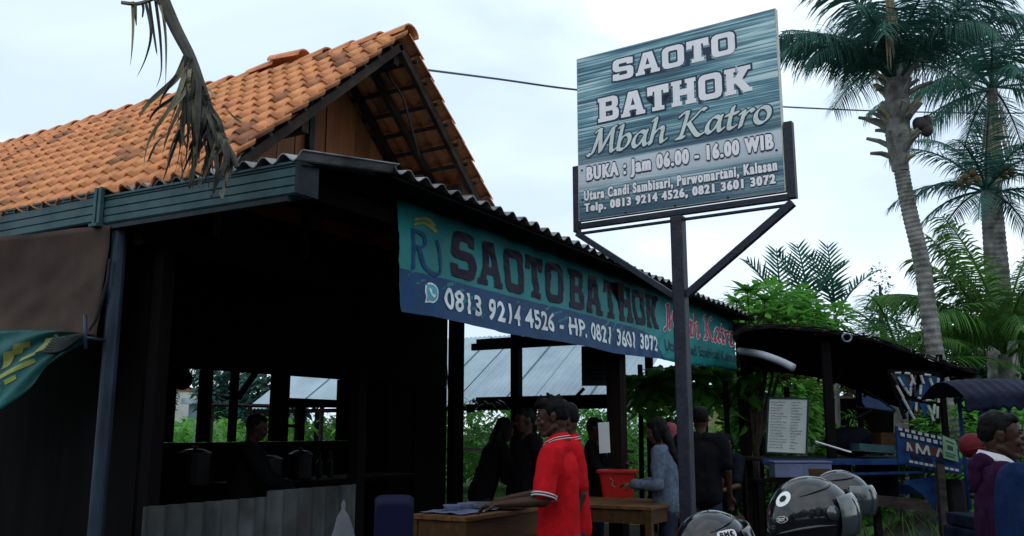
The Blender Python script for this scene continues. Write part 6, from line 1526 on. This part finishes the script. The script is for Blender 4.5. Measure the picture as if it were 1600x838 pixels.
# white pipe between canopy and cart roof
pp = thing('white_pipe', 'curved white plastic pipe running from the banner end to the cart roof', 'pipe', tuple(at(1150, 545, 11.3)))
part('pipe', MB().tube(smooth_path([at(1156, 549, 11.6), at(1172, 551, 11.3), at(1195, 556, 11), at(1222, 566, 10.9), at(1240, 575, 10.8)], 6), .048, 12), M['pipe'], pp, True)

# ================================================================== CYCLE RICKSHAW
Dr = 9.3; ro = at(1545, 675, Dr); rk = thing('cycle_rickshaw', 'blue cycle rickshaw with a dark navy barrel canopy behind the two men', 'rickshaw', (ro.x, ro.y, 0), IR)
rs_ = Dr/1400; rX = lambda u: (u-1545)*rs_; rZ = lambda v: 1.5-(v-675)*rs_
def can(a, b):
    x_ = rX(1478)+a*(rX(1625)-rX(1478)); z_ = rZ(640)+(rZ(601)-rZ(640))*(sin(pi*(.12+.76*b)))+.05*sin(pi*(.1+.8*a))
    return V((x_, (-.45+b*.95)*YS, z_-.012*sin(a*60)*(1 if b < .06 else .3)))
mb = MB(); mb.slab(can, 60, 18, .01, (0, 0, 1)); cn = part('canopy', mb, M['canopy_blue'], rk, True, True)
mb = MB(); mb.slab(lambda a, b: can(a, 0)+V((0, -.004*YS, -b*(.14+.025*abs(sin(a*26))))), 60, 4, .006, (0, -YS, 0)); part('valance', mb, M['canopy_blue'], cn, True, True)
for (u, y_) in ((1510, -.40), (1531, .35), (1600, -.40), (1610, .35)): part('post', MB().tube([(rX(u), y_*YS, .7), (rX(u)-.01, y_*YS, rZ(622))], .022, 8), M['blue_paint'], rk, True, True)
part('seat', MB().box((rX(1560), 0, .62), (.9, .7, .12), None, .02), M['canopy_blue'], rk, False, True)
part('body', MB().box((rX(1560), 0, .42), (.95, .78, .26), None, .03), M['canopy_blue'], rk, False, True)
for y_ in (-.45, .45): wheel(rk, (rX(1550), y_*YS, .33), .33, .05, 0, spokes=16, hub='silver')
# ================================================================== MOTORCYCLES + HELMETS
def motorcycle(label, loc, rz, body='gloss', group=None):
    t_ = thing('motorcycle', label, 'motorcycle', (loc[0], loc[1], 0), rz, group)
    wheel(t_, (.62, 0, .29), .29, .085, 0, spokes=6, hub='silver'); wheel(t_, (-.60, 0, .29), .29, .09, 0, spokes=6, hub='silver')
    mb = MB(); mb.sph((-.35, 0, .62), (.48, .12, .14), 16, 10); part('tail_body', mb, M[body], t_, True, True)
    mb = MB(); mb.sph((.36, 0, .72), (.16, .17, .30), 16, 10, Euler((0, -.35, 0)).to_matrix()); part('leg_shield', mb, M[body], t_, True, True)
    mb = MB(); mb.box((-.28, 0, .76), (.72, .24, .08), None, .035); part('seat', mb, M['black'], t_, True, True)
    mb = MB(); mb.box((.0, 0, .36), (.6, .18, .16), None, .03); part('engine', mb, M['silver'], t_, False, True)
    for s in (-1, 1): part('fork', MB().tube([(.62, .06*s, .29), (.42, .055*s, .88)], .018, 8), M['silver'], t_, True, True)
    part('front_mudguard', MB().tube([(.62+.33*cos(a), 0, .29+.33*sin(a)) for a in np.linspace(.3, 2.4, 9)], .045, 8), M[body], t_, True, True)
    part('headlight', MB().sph((.47, 0, .96), (.10, .13, .10), 14, 8), M['visor'], t_, True, True)
    part('handlebar', MB().tube(smooth_path([(.26, -.36, 1.0), (.34, -.18, .99), (.40, 0, .97), (.34, .18, .99), (.26, .36, 1.0)], 4), .014, 8), M['black'], t_, True, True)
    for s in (-1, 1):
        part('grip', MB().tube([(.20, .37*s, 1.0), (.30, .27*s, 1.0)], .021, 8), M['black'], t_, True, True)
        mr_ = part('mirror', MB().sph((.32, .34*s, 1.04), (.018, .065, .042), 12, 8), M['black'], t_, True, True)
        part('mirror_stem', MB().tube([(.32, .24*s, 1.0), (.34, .28*s, 1.02), (.33, .32*s, 1.04)], .006, 6), M['black'], mr_, True, True)
    part('exhaust', MB().tube([(.1, -.12, .25), (-.3, -.16, .26), (-.75, -.17, .34)], [.02, .045, .05], 10), M['silver'], t_, True, True)
    part('tail_light', MB().box((-.82, 0, .66), (.04, .16, .06), None, .01), M['maroon_paint'], t_, False, True)
    part('side_stand', MB().tube([(-.05, .09, .3), (-.02, .24, .01)], .01, 6), M['black'], t_, False, True)
    return t_
def helmet(label, c, rz, tilt=(0, 0), s=1.0, shell='gloss', visor=True, dot=False, group=None, mark=None):
    """facing local +X; open-face helmet with raised visor"""
    t_ = thing('helmet', label, 'helmet', tuple(c), rz, group); t_.rotation_euler = (tilt[0], tilt[1], rz)
    n = 36; m_ = 22; rad = V((.148, .125, .132))*s
    def sp(th, ph, k=1.0):
        x = cos(ph)*cos(th)*rad.x; y = cos(ph)*sin(th)*rad.y; z = sin(ph)*rad.z
        if z < 0: x *= 1+.06*min(1, -z/.1); 
        if x < 0: z += -.014*(-x/rad.x)**2
        return V((x, y, z))*k
    def low(th):
        a = abs((th+pi) % (2*pi)-pi); f = min(1, max(0, (a-.75)/.5)); return radians(12)+(radians(-62)-radians(12))*(f*f*(3-2*f))
    vs = []
    for i in range(m_+1):
        for j in range(n):
            th_ = 2*pi*j/n; ph = pi/2-(pi/2-low(th_))*(i/m_)*.999-.001; vs.append(sp(th_, ph))
    inn = [v*.90 for v in vs]; K = len(vs); fs = [(i*n+j, (i+1)*n+j, (i+1)*n+(j+1) % n, i*n+(j+1) % n) for i in range(m_) for j in range(n)]
    fs += [tuple(K+q for q in reversed(f)) for f in fs]; fs += [(m_*n+j, K+m_*n+j, K+m_*n+(j+1) % n, m_*n+(j+1) % n) for j in range(n)]
    part('shell', MB().add(vs+inn, fs), M[shell], t_, True, True)
    part('rim_trim', MB().tube([sp(2*pi*j/n, low(2*pi*j/n), .97) for j in range(n+1)], .008*s, 6, False), M['black'], t_, True, True)
    # styling ridges
    for sg in (-1, 1):
        part('ridge', MB().tube([sp(sg*a, radians(-18)+.15*sin(a), 1.005) for a in np.linspace(1.3, 2.9, 12)], [.002+.006*s*sin(pi*i/11) for i in range(12)], 6), M[shell], t_, True, True)
        part('ridge', MB().tube([sp(sg*a, radians(52)-.25*(a-1), 1.0) for a in np.linspace(.6, 2.2, 12)], [.002+.005*s*sin(pi*i/11) for i in range(12)], 6), M[shell], t_, True, True)
        part('visor_hinge', MB().tube([sp(sg*1.45, radians(8), 1.0), sp(sg*1.45, radians(8), 1.06)], .024*s, 14), M['visor'], t_, True, True)
        part('strap', MB().bar(sp(sg*1.35, radians(-55), .93), V((.02, sg*.03*s, -.20*s)), .018*s, .003), M['black'], t_, False, True)
    if visor:
        f = lambda a, b: sp(-1.35+2.7*a, radians(-30+58*b)+.10*cos((a-.5)*3), 1.075)+V((.012*s, 0, 0)); part('visor', MB().slab(f, 24, 8, .003, (1, 0, 0)), M['visor'], t_, True, True)
    return t_, sp
def stick(t_, sp, th0, ph0, w_, h_, m, nm, k=1.012, round_=False, lab=None):
    n = 20; pts = []
    for i in range(n):
        a = 2*pi*i/n; cx_, cy_ = cos(a), sin(a)
        if not round_: q = max(abs(cx_), abs(cy_))**.75; cx_, cy_ = cx_/q, cy_/q
        pts.append(sp(th0+cx_*w_, ph0+cy_*h_, k))
    return part(nm, MB().add(pts+[sp(th0, ph0, k*1.001)], [(i, (i+1) % n, n) for i in range(n)]), M[m], t_, True, True)
def stick_text(t_, sp, s, th0, ph0, w_, h_, m, k=1.018, flip=False, bold=.04):
    vv, ff = font_geo(s, 1, bold, 0, 1.1); vv = fit(vv, (-w_, w_, -h_, h_)); 
    part('lettering', MB().add([sp(th0+x_*(-1 if flip else 1), ph0+y_, k) for x_, y_ in vv], ff), M[m], t_, False, True)
# big black helmet (seen from its rear left)
h1 = at(1266, 806, 3.15)
mo1 = motorcycle('black motorcycle parked nearest the camera carrying the two helmets', (h1.x-.32*cos(IR+.5)+.34*sin(IR+.5)*-1, h1.y-.32*sin(IR+.5)-.34*cos(IR+.5)*-1, 0), IR+.5)
t1, sp1 = helmet('glossy black helmet with a white round badge and a small oval sticker on the motorcycle', h1, IR+.15, (0, -.05), 1.0)
stick(t1, sp1, pi*1.0+.42, radians(34), .26, .20, 'label', 'badge', 1.004, True); stick(t1, sp1, pi+.42, radians(34), .12, .085, 'black', 'badge', 1.007, True)
stick_text(t1, sp1, 'KYT', pi+.42, radians(34), .13, .07, 'label', 1.010) if False else None
stick(t1, sp1, pi+.48, radians(5), .17, .085, 'label', 'sticker', 1.004, True); stick(t1, sp1, pi+.48, radians(5), .155, .074, 'black', 'sticker', 1.007, True)
stick_text(t1, sp1, 'DOT', pi+.48, radians(5), .105, .042, 'label', 1.011)
h2 = at(1113, 857, 3.3)
mo2 = motorcycle('black motorcycle parked left of the first with one helmet on its mirror', (h2.x-.32*cos(IR+.7)-.34*sin(IR+.7), h2.y-.32*sin(IR+.7)+.34*cos(IR+.7), 0), IR+.7)
t2, sp2 = helmet('glossy black helmet with a white lettered sticker at the bottom of the picture', h2, IR+.5, (0, -.1), 1.0)
stick(t2, sp2, -pi/2-.15, radians(28), .30, .12, 'label', 'sticker', 1.006, False); stick_text(t2, sp2, 'BMC', -pi/2-.15, radians(28), .22, .075, 'black', 1.010)
h3 = at(1312, 778, 3.65)
t3, sp3 = helmet('second black helmet with a clear grey visor half hidden behind the big one', h3, IR-.35, (0, .1), .82)
# red helmet on a far motorcycle
h4 = at(1519, 690, 7.0)
mo4 = motorcycle('dark motorcycle parked behind the man in the purple hoodie', (h4.x+.1, h4.y-.3, 0), IR+1.0)
t4, sp4 = helmet('dull red helmet on the far motorcycle left of the man in the hoodie', h4-V((0, 0, .03)), IR+.4, (0, 0), .72, 'red_far', False)

# ================================================================== KITCHEN THINGS on the inner counter
def lathe(c, pr, n=18):
    mb = MB(); vs = [V(c)+V((r_*cos(2*pi*i/n), r_*sin(2*pi*i/n), z_)) for z_, r_ in pr for i in range(n)]
    mb.add(vs, [(a*n+i, a*n+(i+1) % n, (a+1)*n+(i+1) % n, (a+1)*n+i) for a in range(len(pr)-1) for i in range(n)]+[tuple(n-1-i for i in range(n)), tuple((len(pr)-1)*n+i for i in range(n))]); return mb
for i, (u, r_, h_, lab) in enumerate(((305, .15, .30, 'tall dark cooking pot at the left end of the kitchen counter'), (415, .18, .22, 'wide dark cooking pot in the middle of the kitchen counter'), (470, .13, .26, 'narrow dark cooking pot near the right rear window'))):
    p = hy(u, 700, 3.7); p.z = .976; t_ = thing('cooking_pot', lab, 'pot', tuple(p), 0, 'pots on the kitchen counter')
    part('pot', lathe((0, 0, 0), [(0, r_*.9), (.01, r_), (h_, r_), (h_+.004, r_*1.06), (h_+.02, r_*1.05)]), M['black'], t_, False, True)
    part('lid', lathe((0, 0, h_+.021), [(0, r_*1.02), (.03, r_*.6), (.04, .02), (.06, .025), (.065, .01)]), M['black'], t_, False, True)
for i, (u, lab) in enumerate(((500, 'slim bottle left of its pair near the right rear window'), (517, 'slim bottle right of its pair near the right rear window'))):
    p = hy(u, 700, 3.8); p.z = .976; t_ = thing('bottle', lab, 'bottle', tuple(p), 0, 'bottles on the kitchen counter')
    part('bottle', lathe((0, 0, 0), [(0, .03), (.01, .035), (.16, .035), (.21, .014), (.27, .013)]), M['black'], t_, False, True); part('cap', lathe((0, 0, .271), [(0, .016), (.02, .016)]), M['red_far'], t_, False, True)
# bowls and sauce bottles on the wooden counter
for i, (u, v, lab) in enumerate(((706, 801, 'small pale bowl on the counter nearest the blue chair'), (728, 798, 'small pale bowl on the counter beside the metal tray'))):
    p = hz(u, v, zc); p.z = zc; b_ = top('bowl', lathe(p, [(0, .03), (.008, .035), (.05, .065), (.052, .062), (.015, .033)]), M['lilac_plastic'], lab, 'bowl', True, 'bowls on the counter')
